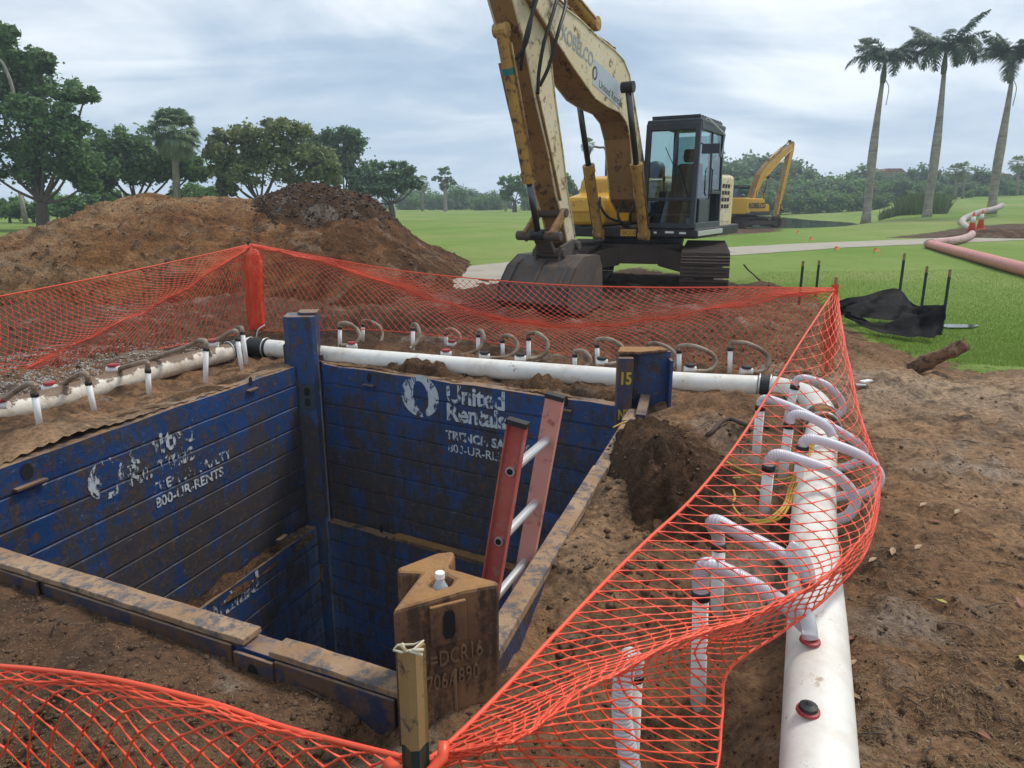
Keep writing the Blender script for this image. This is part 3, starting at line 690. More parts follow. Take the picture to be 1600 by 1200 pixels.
Ps = A(488, 620, (oc + fA * .10).y + .0); slot_plate(tA, Vector((oc.x, oc.y, 0)) + fA * .103 + Vector((-fA.y, fA.x, 0)) * .035 + Vector((0, 0, Ps.z)), fA, 'dark')
slot_plate(tA, Vector((oc.x, oc.y, 0)) + fA * .103 + Vector((0, 0, -2.25)), fA, 'rust', .8)

tB = thing('shoring_post', 'blue steel corner post at the back right corner of the pit with yellow spray-painted figures', 'shoring post', (cB.x, cB.y, -3.7), 0, 'steel corner posts of the shoring')
YB = cB.y; b0 = A(964, 612, YB - .12); b1 = A(988, 612, YB - .12); zb = A(976, 560, YB - .12).z
mb = MB(); mb.prism([(b0.x, YB - .12), (b1.x, YB - .12), (b1.x + .02, YB + .10), (b0.x + .02, YB + .10)], -3.7, zb, 'z'); mb.build('front_flange', 'blue_edge', tB, world=True, bev=.005)
w0 = A(992, 600, YB + .06); w1 = A(1045, 600, YB + .06); zt = A(1010, 549, YB + .06).z
mb = MB(); mb.prism([(b1.x + .004, YB + .05), (w1.x, YB + .05), (w1.x, YB + .08), (b1.x + .023, YB + .08)], -3.7, zt, 'z')
mb.prism([(w1.x - .022, YB - .05), (w1.x + .002, YB - .05), (w1.x + .002, YB + .046), (w1.x - .022, YB + .046)], -3.7, zt - .05, 'z'); mb.build('channel_web', 'blue', tB, world=True, bev=.004)
mb = MB(); mb.prism([(b0.x - .0, YB - .06), (b1.x + .06, YB - .07), (w1.x - .03, YB + .02), (w1.x - .05, YB + .13), (b0.x + .05, YB + .13)], zt + .001, zt + .025, 'z'); mb.build('post_cap', 'rust', tB, world=True, bev=.008)
fr = frame(Vector((b0.x + .012, YB - .124, A(966, 600, YB - .12).z)), Vector((1, 0, 0))); lettering('spray_figures', '15', .13, fr, 'spray', tB, world=True, bold=.004, sx=.75)
fr = frame(Vector((b0.x + .012, YB - .124, A(966, 655, YB - .12).z)), Vector((1, 0, 0))); lettering('spray_figures', 'NY', .11, fr, 'spray', tB, world=True, bold=.004, sx=.65)
mb = MB(); e0 = A(1010, 632, YB - .02); e1 = A(1003, 652, YB - .30)
mb.tube([Vector((e0.x, YB + .03, .10)), Vector((e1.x - .02, YB - .34, .045))], .055, 4); mb.build('panel_end', 'blue_edge', tB, world=True, bev=.006)

ztC = .43
tC = thing('shoring_post', 'heavy rust-brown steel corner post nearest the camera with weld-written numbers and a hollow top', 'shoring post', (cC.x, cC.y, -3.7), 0, 'steel corner posts of the shoring')
out_px = [(612, 955), (669, 939), (725, 924.5), (781, 912), (777, 906), (753, 900), (721, 893), (701, 887), (711, 869), (708, 862), (682, 863), (620, 885), (621, 892), (658, 893), (640, 920)]
in_px = [(672, 912), (682, 921), (703, 915), (709, 905), (697, 897), (678, 901)]
def hollow_prism(outer, inner, z0, z1, zi):
    bm = bmesh.new(); ov = [bm.verts.new((x, y, z1)) for x, y in outer]; iv = [bm.verts.new((x, y, z1)) for x, y in inner]
    es = [bm.edges.new((l[i], l[(i + 1) % len(l)])) for l in (ov, iv) for i in range(len(l))]
    bmesh.ops.triangle_fill(bm, edges=es, use_beauty=True)
    ob_ = [bm.verts.new((x, y, z0)) for x, y in outer]; ib = [bm.verts.new((x, y, zi)) for x, y in inner]
    for l, k in ((ov, ob_), (iv, ib)):
        for i in range(len(l)): j = (i + 1) % len(l); bm.faces.new((l[i], l[j], k[j], k[i]))
    bm.faces.new(ib); bm.faces.new(ob_); bmesh.ops.recalc_face_normals(bm, faces=bm.faces); return bm
op = [tuple(G(x, y, ztC).xy) for x, y in out_px]; ip = [tuple(G(x, y, ztC).xy) for x, y in in_px]
bm = hollow_prism(op, ip, -3.7, ztC, ztC - .30); off = wloc(tC)
for v in bm.verts:
    if v.co.z > 0 and (v.co.xy - Vector(op[0])).length > .0: v.co.z += .012 * mnoise.noise(Vector((v.co.x * 9, v.co.y * 9, 1)))
    v.co -= off
me = bpy.data.meshes.new('post_body'); bm.to_mesh(me); bm.free(); link('post_body', me, 'rust', tC, bev=.012)
p0 = Vector((*op[1], 0)); p1 = Vector((*op[3], 0)); dC = (p1 - p0).normalized(); nC_ = Vector((dC.y, -dC.x, 0))
lettering('weld_number', '=DCR16', .078, frame(PLN(672, 1045, p0 + nC_ * .003, p1 + nC_ * .003), dC), 'rust_weld', tC, extrude=.004, world=True, sx=.60, spacing=1.05)
lettering('weld_number', '706A890', .078, frame(PLN(666, 1082, p0 + nC_ * .003, p1 + nC_ * .003), dC), 'rust_weld', tC, extrude=.004, world=True, sx=.60, spacing=1.05)
Pm = PLN(699, 972, p0, p1); fr = frame(Pm, dC)
mb = MB(); mb.box((0, -.007, 0), (.118, .014, .14), mtx=fr); mb.build('slot_plate', 'rust', tC, world=True, bev=.004)
mb = MB(); mb.add([fr @ Vector((x, -.0165, z)) for x, z in [(-.02, -.03), (-.012, -.048), (.012, -.048), (.02, -.03), (.02, .03), (.012, .048), (-.012, .048), (-.02, .03)]], [list(range(8))]); mb.build('slot', 'hole', tC, world=True)
# weld drips
mb = MB(); mb.tube([fr @ Vector((.02, -.004, -.17)), fr @ Vector((.017, -.008, -.21)), fr @ Vector((.022, -.004, -.32))], .006, 6); mb.build('weld_drip', 'rust_weld', tC, world=True)

# water bottle in the hollow of the near post
ic = sum((Vector(p) for p in ip), Vector((0, 0))) / len(ip); tb = thing('water_bottle', 'clear plastic water bottle with white cap standing in the hollow top of the rusty post', 'bottle', (ic.x - .004, ic.y - .012, ztC - .16))
mb = MB(); mb.lathe((0, 0, 0), [(.026, 0), (.031, .008), (.031, .05), (.029, .055), (.031, .06), (.031, .115), (.030, .130), (.024, .150), (.014, .168), (.013, .180)], 20); mb.build('bottle_body', 'bottle', tb, smooth=True)
mb = MB(); mb.lathe((0, 0, .180), [(.0155, 0), (.0155, .017), (.014, .019)], 16); mb.build('bottle_cap', 'cap_white', tb, smooth=False)

# ---------------------------------------------------------------- ladder, leaning on the right wall
nO = -nBC
def solve3(P, px, py):
    d = ray(px, py); m = Matrix(((nO.x, 0, -d.x), (nO.y, 0, -d.y), (0, 1, -d.z)))
    rhs = Vector((0, 0, CAMH)) - P; s = m.inverted() @ rhs; return P + nO * s.x + Vector((0, 0, 1)) * s.y
pl_, ql_ = cB + nBC * .075, cC + nBC * .075
Rb = PLN(812, 900, pl_, ql_); Lb = Rb + dBC * .40
Rt = solve3(Rb, 866, 622); ud = (Rt - Rb).normalized()
Lt = solve3(Lb, 811, 660); ud = (ud + (Lt - Lb).normalized()).normalized()
Lt = A(811, 660, Lt.y); Lb = Lt - ud * 1.0; Rb = Rt - ud * 1.0
tlad = thing('ladder', 'faded red fibreglass ladder with metal rungs standing in the pit', 'ladder', (*((Lb + Rb) / 2).xy, -3.6))
sepd = (Rt - Rt.lerp(Lt, 1)).normalized(); wd = ud.cross(sepd).normalized(); acr = wd.cross(ud).normalized()
def rail(top, sgn, m, name='rail'):
    L = (top.z + 3.6) / ud.z; mb = MB(); fr = frame(top - ud * L / 2, wd, ud)
    ysgn = 1 if (fr.to_3x3() @ Vector((0, 1, 0))).dot(sepd) > 0 else -1; s_ = ysgn * sgn
    mb.box((0, 0, 0), (.078, .005, L), mtx=fr)
    for x in (-.0365, .0365): mb.box((x, s_ * .016, 0), (.005, .027, L), mtx=fr)
    o = mb.build(name, m, tlad, world=True); c = MB(); c.box((0, s_ * .014, L / 2 + .002), (.084, .040, .020), mtx=fr); c.build('end_cap', 'black', o, world=False)
    ch = o.children[0]
    for v in ch.data.vertices: v.co -= wloc(tlad)
    return o, fr, L, s_
rail(Lt, -1, 'fibre_red'); rail(Rt, 1, 'fibre_pink')
r0 = (Lt - A(803, 720, Lt.y + .02)).length
for k in range(13):
    a_, b_ = Lt - ud * (.20 + .305 * k), Rt - ud * (.20 + .305 * k) - ud * ((Rt - Lt).dot(ud) * -1 if False else 0)
    b_ = b_ + ud * ((a_ - b_).dot(ud))
    mb = MB(); mb.tube([a_ - (b_ - a_).normalized() * .012, b_], .019, 12); mb.build('rung', 'alu', tlad, smooth=False, world=True)
    if k < 4:
        q = a_ - (b_ - a_).normalized() * .0135; m2 = MB(); m2.tube([q, q - (b_ - a_).normalized() * .002], .0125, 10); m2.build('rung_bore', 'hole', tlad, world=True)

# soil lying on the shoring ledges and spilled along the panel tops
def lump_strip(name, p0, p1, wid, hgt, m, off_n, n, z0, seed, K=60):
    d = p1 - p0; L = d.length; d = d.normalized(); V = []; W = 7
    for i in range(K + 1):
        s = i / K; c = p0 + d * (s * L) + n * off_n
        for j in range(W):
            u = j / (W - 1); e = math.sin(math.pi * u) * math.sin(math.pi * min(1, max(0, s))) ** .4
            hgt_ = hgt * e * (.55 + 1.1 * mnoise.noise(Vector((s * L * 4, u * 2, seed))) + .5 * mnoise.noise(Vector((s * L * 13, u * 6, seed + 3))))
            v = c + n * ((u - .5) * wid * (1 + .5 * u * mnoise.noise(Vector((s * L * 3, seed, u))))); V.append((v.x, v.y, z0 + (-.10 if j in (0, W - 1) or i in (0, K) else -.012 + max(0, hgt_))))
    Fq = [(i * W + j, i * W + j + 1, (i + 1) * W + j + 1, (i + 1) * W + j) for i in range(K) for j in range(W - 1)]
    o = link(name, npmesh(name, V, Fq), m, smooth=True); return tag(o, kind='stuff')
lump_strip('ledge_soil', cD + dDA * 1.2, cA - dDA * .25, .2, .09, 'soil_mid', .03, nDA, UZ + .005, 4)
def spill(px0, py0, px1, py1, h, wd_, m, seed, z=.03):
    a_, b_ = G(px0, py0, z), G(px1, py1, z); d_ = (b_ - a_).normalized(); n_ = Vector((-d_.y, d_.x, 0)); n_ = n_ if n_.dot((a_ + b_) / 2 - pcen) > 0 else -n_; lump_strip('spilled_soil', a_, b_, wd_, h, m, wd_ * .5 + .035, n_, z - .01, seed)
spill(585, 579, 705, 595, .17, .30, 'soil_mid', 11); spill(770, 604, 968, 631, .14, .30, 'soil_mid', 12)
spill(450, 577, 120, 691, .05, .30, 'soil_mid', 15); spill(160, 677, -80, 761, .05, .4, 'soil_mid', 16)

# ---------------------------------------------------------------- header pipes
def hpipe(label, pts, r, m, extra=None, group='white header pipes'):
    t_ = thing('header_pipe', label, 'pipe', (pts[0].x, pts[0].y, hz_at(pts[0].x, pts[0].y)), 0, group)
    pa = smooth_path(pts, 10); mb = MB(); mb.tube(pa, r, 28); mb.build('pipe_body', m, t_, smooth=True, world=True); return t_
PZ = .07
gl = lambda x, y, z=PZ: G(x, y, z)
lp = hpipe('mud-caked white header pipe running along the left side of the pit', [gl(-160, 690), gl(-60, 656), gl(60, 630), gl(200, 591), gl(300, 564), gl(362, 549)], .092, 'pvc_mud')
def coupling(parent, a, b, r, clamp=True, m='black'):
    mb = MB(); mb.tube([a, b], r, 24); o = mb.build('coupling', m, parent, world=True, bev=.006)
    if clamp:
        d = (b - a); mb = MB()
        for u in (.1, .88):
            c = a + d * u; pts = []; x = d.normalized().orthogonal().normalized(); y = d.normalized().cross(x)
            for k in range(21): an = 2 * math.pi * k / 20; pts.append(c + (x * math.cos(an) + y * math.sin(an)) * (r + .004))
            mb = MB(); mb.tube(pts, .007, 6, cap=False); mb.build('hose_clamp', 'alu', parent, world=True, smooth=True)
coupling(lp, gl(356, 550), gl(372, 547), .102)
bp = hpipe('white header pipe behind the pit between the two blue corner posts', [gl(384, 541), gl(440, 546), gl(520, 556), gl(640, 566), gl(760, 576), gl(880, 585), gl(1000, 594), gl(1100, 600), gl(1185, 604)], .094, 'pvc')
coupling(bp, gl(388, 542), gl(420, 544), .104); coupling(bp, gl(1184, 604), gl(1206, 606), .106)
mb = MB(); q = gl(400, 530, .18); mb.tube(smooth_path([q, q + Vector((.03, 0, .10)), q + Vector((.10, .02, .15))], 5), .008, 6); mb.build('clamp_tail', 'alu', bp, smooth=True, world=True)
rp = hpipe('large white header pipe lying right of the pit and running towards the camera', [gl(1284, 676, .08), gl(1276, 740, .08), gl(1271, 820, .08), gl(1273, 900, .08), gl(1277, 1000, .07), gl(1280, 1200, .06), gl(1284, 1500, .05)], .105, 'pvc')
ep = hpipe('white elbow pipe turning the corner behind the right end of the pit', [gl(1206, 606), gl(1232, 612), gl(1262, 622), gl(1280, 640, .08), gl(1284, 664, .08)], .102, 'pvc')
coupling(ep, gl(1283, 654, .08), gl(1285, 672, .08), .114, m='rust')
def saddle(parent, px, py, z, elbow=False):
    P = G(px, py, z); mb = MB(); mb.lathe(P - Vector((0, 0, .01)), [(.034, 0), (.033, .007), (.026, .010)], 20); mb.build('red_gasket', 'red_cap', parent, world=True)
    mb = MB()
    if elbow: mb.tube(smooth_path([P, P + Vector((-.005, .02, .05)), P + Vector((-.03, .05, .10)), P + Vector((-.06, .075, .12))], 5), .026, 12); mb.build('clear_elbow', 'bottle', parent, smooth=True, world=True)
    else: mb.lathe(P, [(.027, 0), (.026, .010), (.012, .016), (.004, .024)], 16); mb.build('black_plug', 'black', parent, world=True)
saddle(rp, 1263, 1107, .175); saddle(rp, 1266, 998, .185, True); saddle(rp, 1264, 910, .185, True)

# ---------------------------------------------------------------- wellpoints: riser, black band, swing hose, valve
def wellpoint(label, base, top, hose, m='hose_brown', r=.022, hr=.021, yend=-.22, valve=None, group='wellpoints', zb=None, rub=True, ystart=0.0, corr=False):
    P = onG(*base) if zb is None else G(*base, zb)
    if yend is None: yend = G(*hose[-1], .19).y - P.y
    T = A(*top, P.y); t_ = thing('wellpoint', label, 'wellpoint', P, 0, group)
    mb = MB(); mb.tube([P - (T - P) * .15, T], r, 14); mb.build('riser', 'riser', t_, smooth=True, world=True)
    d = (T - P).normalized(); mb = MB(); mb.tube([T - d * .018, T + d * .012], r * 1.16, 14); mb.build('rubber_band', 'black', t_, smooth=True, world=True)
    n = len(hose); pts = [T]
    for i, (x, y) in enumerate(hose): pts.append(A(x, y, P.y + ystart + (yend - ystart) * (i / max(1, n - 1)) ** .8))
    pa = smooth_path(pts, 9); mb = MB()
    if corr:
        pa = smooth_path(pts, 30); rr = [hr * (1 + .09 * math.sin(k * 1.571)) for k in range(len(pa))]; mb.tube(pa, rr, 14)
    else: mb.tube(pa, hr, 12)
    mb.build('swing_hose', m, t_, smooth=True, world=True, uv=True)
    if valve:
        vx, vy, col, dv = valve; V_ = A(vx, vy, P.y + dv); w_ = thing
        mb = MB(); mb.tube([V_ - Vector((.055, 0, .0)), V_ + Vector((.055, .0, .0))], .029, 14); vo = mb.build('valve', 'riser', t_, smooth=False, world=True)
        mb = MB(); mb.lathe(V_ + Vector((0, 0, .026)) - wloc(t_), [(.042, 0), (.046, .008), (.044, .022), (.03, .026)], 16); cap = mb.build('valve_cap', {'r': 'red_cap', 'k': 'black'}[col], vo)
    return t_
BK = 'wellpoints behind the pit'
wl = lambda s: s
wellpoint('first wellpoint right of the back left corner post, with a red valve cap', (531, 540), (531, 512), [(531, 506), (543, 505), (558, 515), (562, 528), (552, 538), (530, 540)], valve=(550, 541, 'r', -.2), group=BK)
wellpoint('muddy-hosed wellpoint second to the right of the back left corner post', (567, 533), (567, 508), [(567, 502), (578, 502), (592, 510), (597, 522), (596, 530), (594, 536)], group=BK)
wellpoint('wellpoint with the narrowest muddy hoop of hose, third from the back left post', (645, 543), (645, 514), [(645, 508), (650, 507), (655, 518), (653, 532), (645, 541), (640, 545)], group=BK)
wellpoint('short wellpoint behind the ring logo with a low muddy hose reaching left', (697, 542), (697, 522), [(697, 516), (708, 515), (718, 524), (716, 536), (700, 547), (668, 549), (640, 546)], valve=(706, 538, 'r', -.12), group=BK)
wellpoint('wellpoint whose drooping muddy hose runs left to a red valve', (747, 555), (747, 524), [(747, 517), (753, 518), (756, 530), (748, 545), (728, 554), (698, 557)], valve=(697, 553, 'r', -.28), group=BK)
wellpoint('wellpoint with a pale hose curling down to a low black capped valve', (786, 556), (785, 533), [(785, 526), (797, 525), (808, 536), (806, 549), (790, 558), (760, 560)], valve=(757, 557, 'k', -.3), group=BK)
wellpoint('wellpoint with a tall pale hose loop and black valve left of the ladder top', (826, 568), (826, 529), [(826, 522), (840, 521), (855, 534), (853, 550), (838, 559), (815, 562)], valve=(813, 560, 'k', -.25), group=BK)
wellpoint('short wellpoint above the ladder with a muddy hose lying flat on the pipe', (898, 572), (898, 555), [(899, 549), (912, 549), (922, 560), (918, 572), (895, 578), (868, 573)], group=BK)
wellpoint('wellpoint left of the back right corner post with a wide muddy loop and black valve', (933, 571), (933, 540), [(933, 531), (950, 530), (970, 540), (976, 555), (966, 566), (945, 570)], valve=(940, 566, 'k', -.2), group=BK)
wellpoint('wellpoint hidden behind the back right corner post with its muddy loop showing', (1013, 578), (1013, 546), [(1013, 538), (1028, 537), (1050, 548), (1056, 566), (1045, 578), (1025, 582)], group=BK)
wellpoint('wellpoint just right of the back right corner post with a pale loop and black valve', (1061, 586), (1061, 549), [(1062, 541), (1085, 541), (1112, 553), (1119, 568), (1108, 579), (1085, 580)], valve=(1078, 577, 'k', -.22), group=BK)
wellpoint('wellpoint with a large muddy loop nearest the right end of the back pipe', (1140, 588), (1141, 545), [(1143, 536), (1168, 537), (1196, 552), (1201, 568), (1190, 580), (1165, 583), (1152, 588)], valve=(1166, 580, 'k', -.22), group=BK)
LF = 'wellpoints left of the pit'
wellpoint('wellpoint nearest the left edge with a bent muddy hose and red cap', (62, 664), (54, 616), [(52, 602), (44, 600), (25, 611), (5, 624), (-20, 630)], yend=.45, ystart=.0, valve=(2, 633, 'r', .35), group=LF)
wellpoint('second wellpoint from the left edge with a short muddy hose going under soil', (147, 641), (138, 598), [(135, 585), (127, 584), (112, 592), (98, 600)], yend=.35, valve=(78, 606, 'r', .3), group=LF)
wellpoint('third wellpoint from the left edge with a level muddy hose and red cap', (233, 617), (231, 579), [(230, 567), (222, 566), (205, 571), (186, 577)], yend=.30, valve=(177, 577, 'r', .3), group=LF)
wellpoint('wellpoint left of the black coupling with a long pale hose sagging down the left pipe', (321, 599), (322, 545), [(321, 534), (312, 532), (295, 540), (262, 552), (232, 563), (196, 573)], yend=.35, group=LF)
wellpoint('front one of the close pair of wellpoints by the left pipe end', (378, 580), (371, 530), [(369, 518), (362, 518), (345, 528), (325, 537)], yend=.25, valve=(332, 538, 'r', .2), group=LF)
wellpoint('rear one of the close pair of wellpoints by the black coupling with a capped top', (385, 568), (379, 520), [(378, 514), (377, 512), (372, 512), (366, 516)], yend=.1, group=LF)
RT = 'wellpoints right of the pit inside the net'
wellpoint('rearmost wellpoint inside the right net, at the pipe elbow with a rounded hose', (1228, 668), (1242, 604), [(1245, 594), (1258, 591), (1290, 601), (1312, 622), (1316, 642), (1300, 655)], 'hose_clear', .028, .026, yend=-.1, group=RT)
wellpoint('leftmost wellpoint of the right net with a long clear hose crossing to the pipe', (1181, 712), (1188, 636), [(1190, 626), (1202, 624), (1240, 638), (1275, 655), (1315, 676), (1345, 697), (1348, 715), (1326, 728), (1305, 732)], 'hose_clear', .027, .026, yend=-.15, group=RT)
wellpoint('wellpoint inside the right net with a short clear hose ending on the pipe', (1222, 750), (1233, 664), [(1236, 652), (1248, 647), (1270, 654), (1292, 668), (1300, 680)], 'hose_clear', .027, .026, yend=-.05, group=RT)
wellpoint('wellpoint beside the bundle of yellow rope with a clear hose looping far to the right', (1241, 795), (1254, 700), [(1256, 690), (1270, 686), (1310, 697), (1350, 715), (1373, 740), (1368, 762), (1345, 772), (1312, 776), (1285, 782)], 'hose_clear', .028, .027, yend=-.1, group=RT)
wellpoint('wellpoint left of the yellow rope with a clear hose bending down to a white fitting', (1192, 820), (1201, 730), [(1203, 718), (1216, 710), (1250, 719), (1295, 735), (1325, 760), (1336, 785), (1325, 805), (1300, 815), (1276, 828)], 'hose_clear', .029, .028, yend=-.1, group=RT)
wellpoint('wellpoint in the middle of the right net with a straight clear sloping hose', (1119, 985), (1123, 852), [(1121, 835), (1112, 818), (1122, 815), (1150, 830), (1195, 852), (1235, 876), (1262, 902)], 'hose_clear', .027, .027, yend=None, group=RT, zb=-.16)
wellpoint('tall wellpoint near the net fold with a hose sloping to a clear elbow', (1089, 1150), (1095, 928), [(1094, 905), (1098, 887), (1112, 884), (1150, 900), (1195, 925), (1232, 950), (1258, 978)], 'hose_clear', .028, .028, yend=None, group=RT, zb=-.30)
wellpoint('nearest wellpoint with a ribbed white hose hanging down its side', (982, 1290), (991, 1052), [(990, 1034), (984, 1028), (977, 1042), (972, 1085), (973, 1130), (982, 1180), (992, 1235), (1000, 1290)], 'hose_plain', .024, .027, yend=-.10, group=RT, corr=True, zb=-.22)
# yellow rope
def ropeln(mb, pts, r=.007): mb.tube(smooth_path(pts, 8), r, 6)
mb = MB()
for dx in (0, 5, -4): ropeln(mb, [G(1273 + dx, 680, .34), G(1264 + dx, 700, .28), G(1250 + dx, 735, .20), G(1238 + dx, 760, .12), G(1228 + dx, 790, .08), G(1205 + dx * 2, 812, .05), G(1170, 815 + dx, .03)])
ropeln(mb, [G(1240, 745, .14), G(1215, 750, .1), G(1180, 742, .05), G(1150, 730, .04), G(1135, 722, .03)]); ropeln(mb, [G(1205, 790, .06), G(1185, 765, .05), G(1160, 748, .04), G(1142, 750, .03), G(1148, 775, .03), G(1145, 790, .03), G(1160, 808, .03), G(1185, 815, .03)])
tag(mb.build('rope', 'rope', smooth=True), 'yellow rope bundled on the pipe and trailing loops over the soil inside the right net', 'rope')
mb = MB(); ropeln(mb, [G(958, 668, .08), G(975, 660, .1), G(990, 658, .1), G(1004, 664, .08), G(1014, 668, .06)], .006)
tag(mb.build('rope', 'rope', smooth=True), 'short length of yellow cord lying at the foot of the back right corner post', 'rope')

# ---------------------------------------------------------------- orange mesh fence
def resample(pts, n):
    P = smooth_path(pts, 16); L = [0]
    for i in range(1, len(P)): L.append(L[-1] + (P[i] - P[i - 1]).length)
    return P, L
def net(name, label, lines, rows, nu, r, cord, parent=None, wob=.02, clus=None, edge_bot=True, mode='index'):
    """diamond netting spanned between guide lines (top to bottom); rows between each pair"""
    G_ = []
    for ln in lines:
        P = smooth_path(ln, 20); N = len(P) - 1; G_.append([P[0] if N == 0 else P[min(N, int(u * N))].lerp(P[min(N, int(u * N) + 1)], u * N - int(u * N)) for u in np.linspace(0, 1, nu + 1)])
    vv = []
    for k in range(len(lines) - 1):
        for j in range(rows[k]):
            f = j / rows[k]; c = (clus or {}).get(k)
            if c == 'end': f = 1 - (1 - f) ** 2.4
            if c == 'start': f = f ** 2.4
            vv.append((k, f))
    vv.append((len(lines) - 2, 1.0)); nv = len(vv)
    g = np.zeros((nu + 1, nv, 3))
    for i in range(nu + 1):
        for j, (k, f) in enumerate(vv):
            a, b = G_[k][i], G_[k + 1][i]; p = a.lerp(b, f)
            w_ = mnoise.noise_vector(Vector((i * .11, j * .09, len(label)))) * wob * math.sin(math.pi * min(1, j / (nv - 1)))
            w2 = mnoise.noise_vector(Vector((i * .6, j * .5, len(label) + 7))) * wob * .22
            g[i, j] = p + w_ + w2 if 0 < j < nv - 1 else p
    E = []
    for i in range(nu):
        for j in range(nv - 1):
            if (i + j) % 2 == 0: E.append(((i, j), (i + 1, j + 1)))
            else: E.append(((i + 1, j), (i, j + 1)))
    Aa = np.array([g[e[0]] for e in E]); Bb = np.array([g[e[1]] for e in E])
    d = Bb - Aa; ln_ = np.linalg.norm(d, axis=1, keepdims=True); ok = ln_[:, 0] > 1e-5; Aa, Bb, d, ln_ = Aa[ok], Bb[ok], d[ok], ln_[ok]; d /= ln_
    ref = np.tile(np.array([[.31, .87, .38]]), (len(d), 1)); u = np.cross(d, ref); u /= np.linalg.norm(u, axis=1, keepdims=True) + 1e-9; v = np.cross(d, u)
    Mid = (Aa + Bb) / 2; V = []
    for P_, rr in ((Aa, 1.65), (Mid, .74), (Bb, 1.65)):
        for k in range(4):
            a = math.pi / 4 + k * math.pi / 2; V.append(P_ + (u * math.cos(a) + v * math.sin(a)) * r * rr)
    V = np.stack(V, 1).reshape(-1, 3); n = len(Aa); b0 = np.arange(n)[:, None] * 12; Fq = []
    for s in (0, 4):
        for k in range(4): Fq.append(b0 + np.array([[s + k, s + (k + 1) % 4, s + 4 + (k + 1) % 4, s + 4 + k]]))
    t_ = thing('mesh_fence', label, 'mesh fence', (G_[0][0].x, G_[0][0].y, 0), 0, 'orange plastic mesh fence spans')
    o = Vector(t_.location); Vn = V - np.array(o)
    link('netting', npmesh('netting', Vn, np.concatenate(Fq)), 'net', t_)
    mb = MB(); mb.tube([p for p in G_[0]], cord, 6); mb.build('edge_cord', 'net', t_, smooth=True, world=True)
    if edge_bot: mb = MB(); mb.tube([p for p in G_[-1]], cord * .75, 6); mb.build('edge_cord', 'net', t_, smooth=True, world=True)
    return t_
pc1 = G(400, 515, .05); pk1 = Vector((pc1.x, pc1.y, A(393, 381, pc1.y).z))      # back left fence post
pc2 = G(1318, 588, .0); pk2 = Vector((A(1305, 450, pc2.y).x, pc2.y, A(1305, 450, pc2.y).z))   # back right fence post
pkS = A(652, 1185, 1.16)                                                   # near post
def L_(p, q, pts, offs=None): return [PLN(x, y, p, q) for x, y in pts]
nb = (pk2 - pk1); nbk = Vector((nb.y, -nb.x, 0)).normalized()
lineT = L_(pk1, pk2, [(393, 381), (500, 401), (620, 422), (740, 435), (870, 445), (1010, 449), (1150, 449), (1305, 450)])
lineM = L_(pk1 + nbk * .12, pk2 + nbk * .12, [(395, 384), (480, 404), (590, 437), (700, 475), (820, 503), (940, 509), (1080, 490), (1200, 468), (1304, 452)])
lineB = L_(pk1 + nbk * .05, pk2 + nbk * .05, [(402, 517), (480, 517), (570, 515), (680, 524), (800, 540), (900, 556), (1000, 570), (1100, 580), (1200, 590), (1302, 600)])
net('mesh_fence', 'orange mesh fence span across the back of the pit in front of the big excavator', [lineT, lineM, lineB], [22, 22], 164, .0023, .0065, wob=.03, clus={0: 'end', 1: 'start'})
pL = G(-420, 660, .0); pkL = Vector((pL.x, pL.y, .75))
lT = L_(pk1, pkL, [(393, 381), (330, 396), (200, 424), (100, 444), (0, 463), (-150, 490), (-420, 545)])
lM = L_(pk1 - Vector((0, .1, 0)), pkL - Vector((0, .1, 0)), [(393, 384), (360, 405), (300, 445), (220, 490), (130, 530), (40, 577), (-100, 640), (-400, 690)])
lB = L_(pk1 - Vector((0, .05, 0)), pkL - Vector((0, .05, 0)), [(400, 520), (350, 526), (270, 541), (190, 556), (100, 580), (0, 606), (-150, 660), (-420, 730)])
net('mesh_fence', 'orange mesh fence span running left from the wrapped post in front of the soil mound', [lT, lM, lB], [22, 16], 136, .0023, .0065, wob=.03, clus={0: 'end', 1: 'start'})
# right hand span, sagging over the wellpoints and the pipe
rT = L_(pk2, pkS, [(1305, 452), (1255, 528), (1200, 617), (1150, 695), (1085, 775), (1010, 845), (930, 925), (850, 1010), (765, 1100), (690, 1172), (660, 1190)])
def ZL(pts): return [G(x, y, z) for x, y, z in pts]
rM = [pk2 - Vector((-.01, 0, .06))] + ZL([(1325, 560, .42), (1352, 670, .27), (1372, 740, .27), (1355, 830, .33), (1285, 900, .40), (1180, 965, .45), (1050, 1010, .49), (930, 1072, .52), (800, 1135, .58)]) + [A(668, 1192, 1.19)]
rB = [pk2 - Vector((-.02, .0, .3))] + ZL([(1330, 600, .22), (1352, 690, .15), (1374, 755, .14), (1358, 850, .20), (1300, 925, .26), (1225, 985, .26), (1140, 1045, .22), (1128, 1120, .16), (1115, 1215, .10), (1040, 1330, .08)])
net('mesh_fence', 'orange mesh fence span on the right sagging over clear hoses and big pipe', [rT, rM, rB], [14, 12], 100, .0025, .007, wob=.03, clus={0: 'end', 1: 'start'})
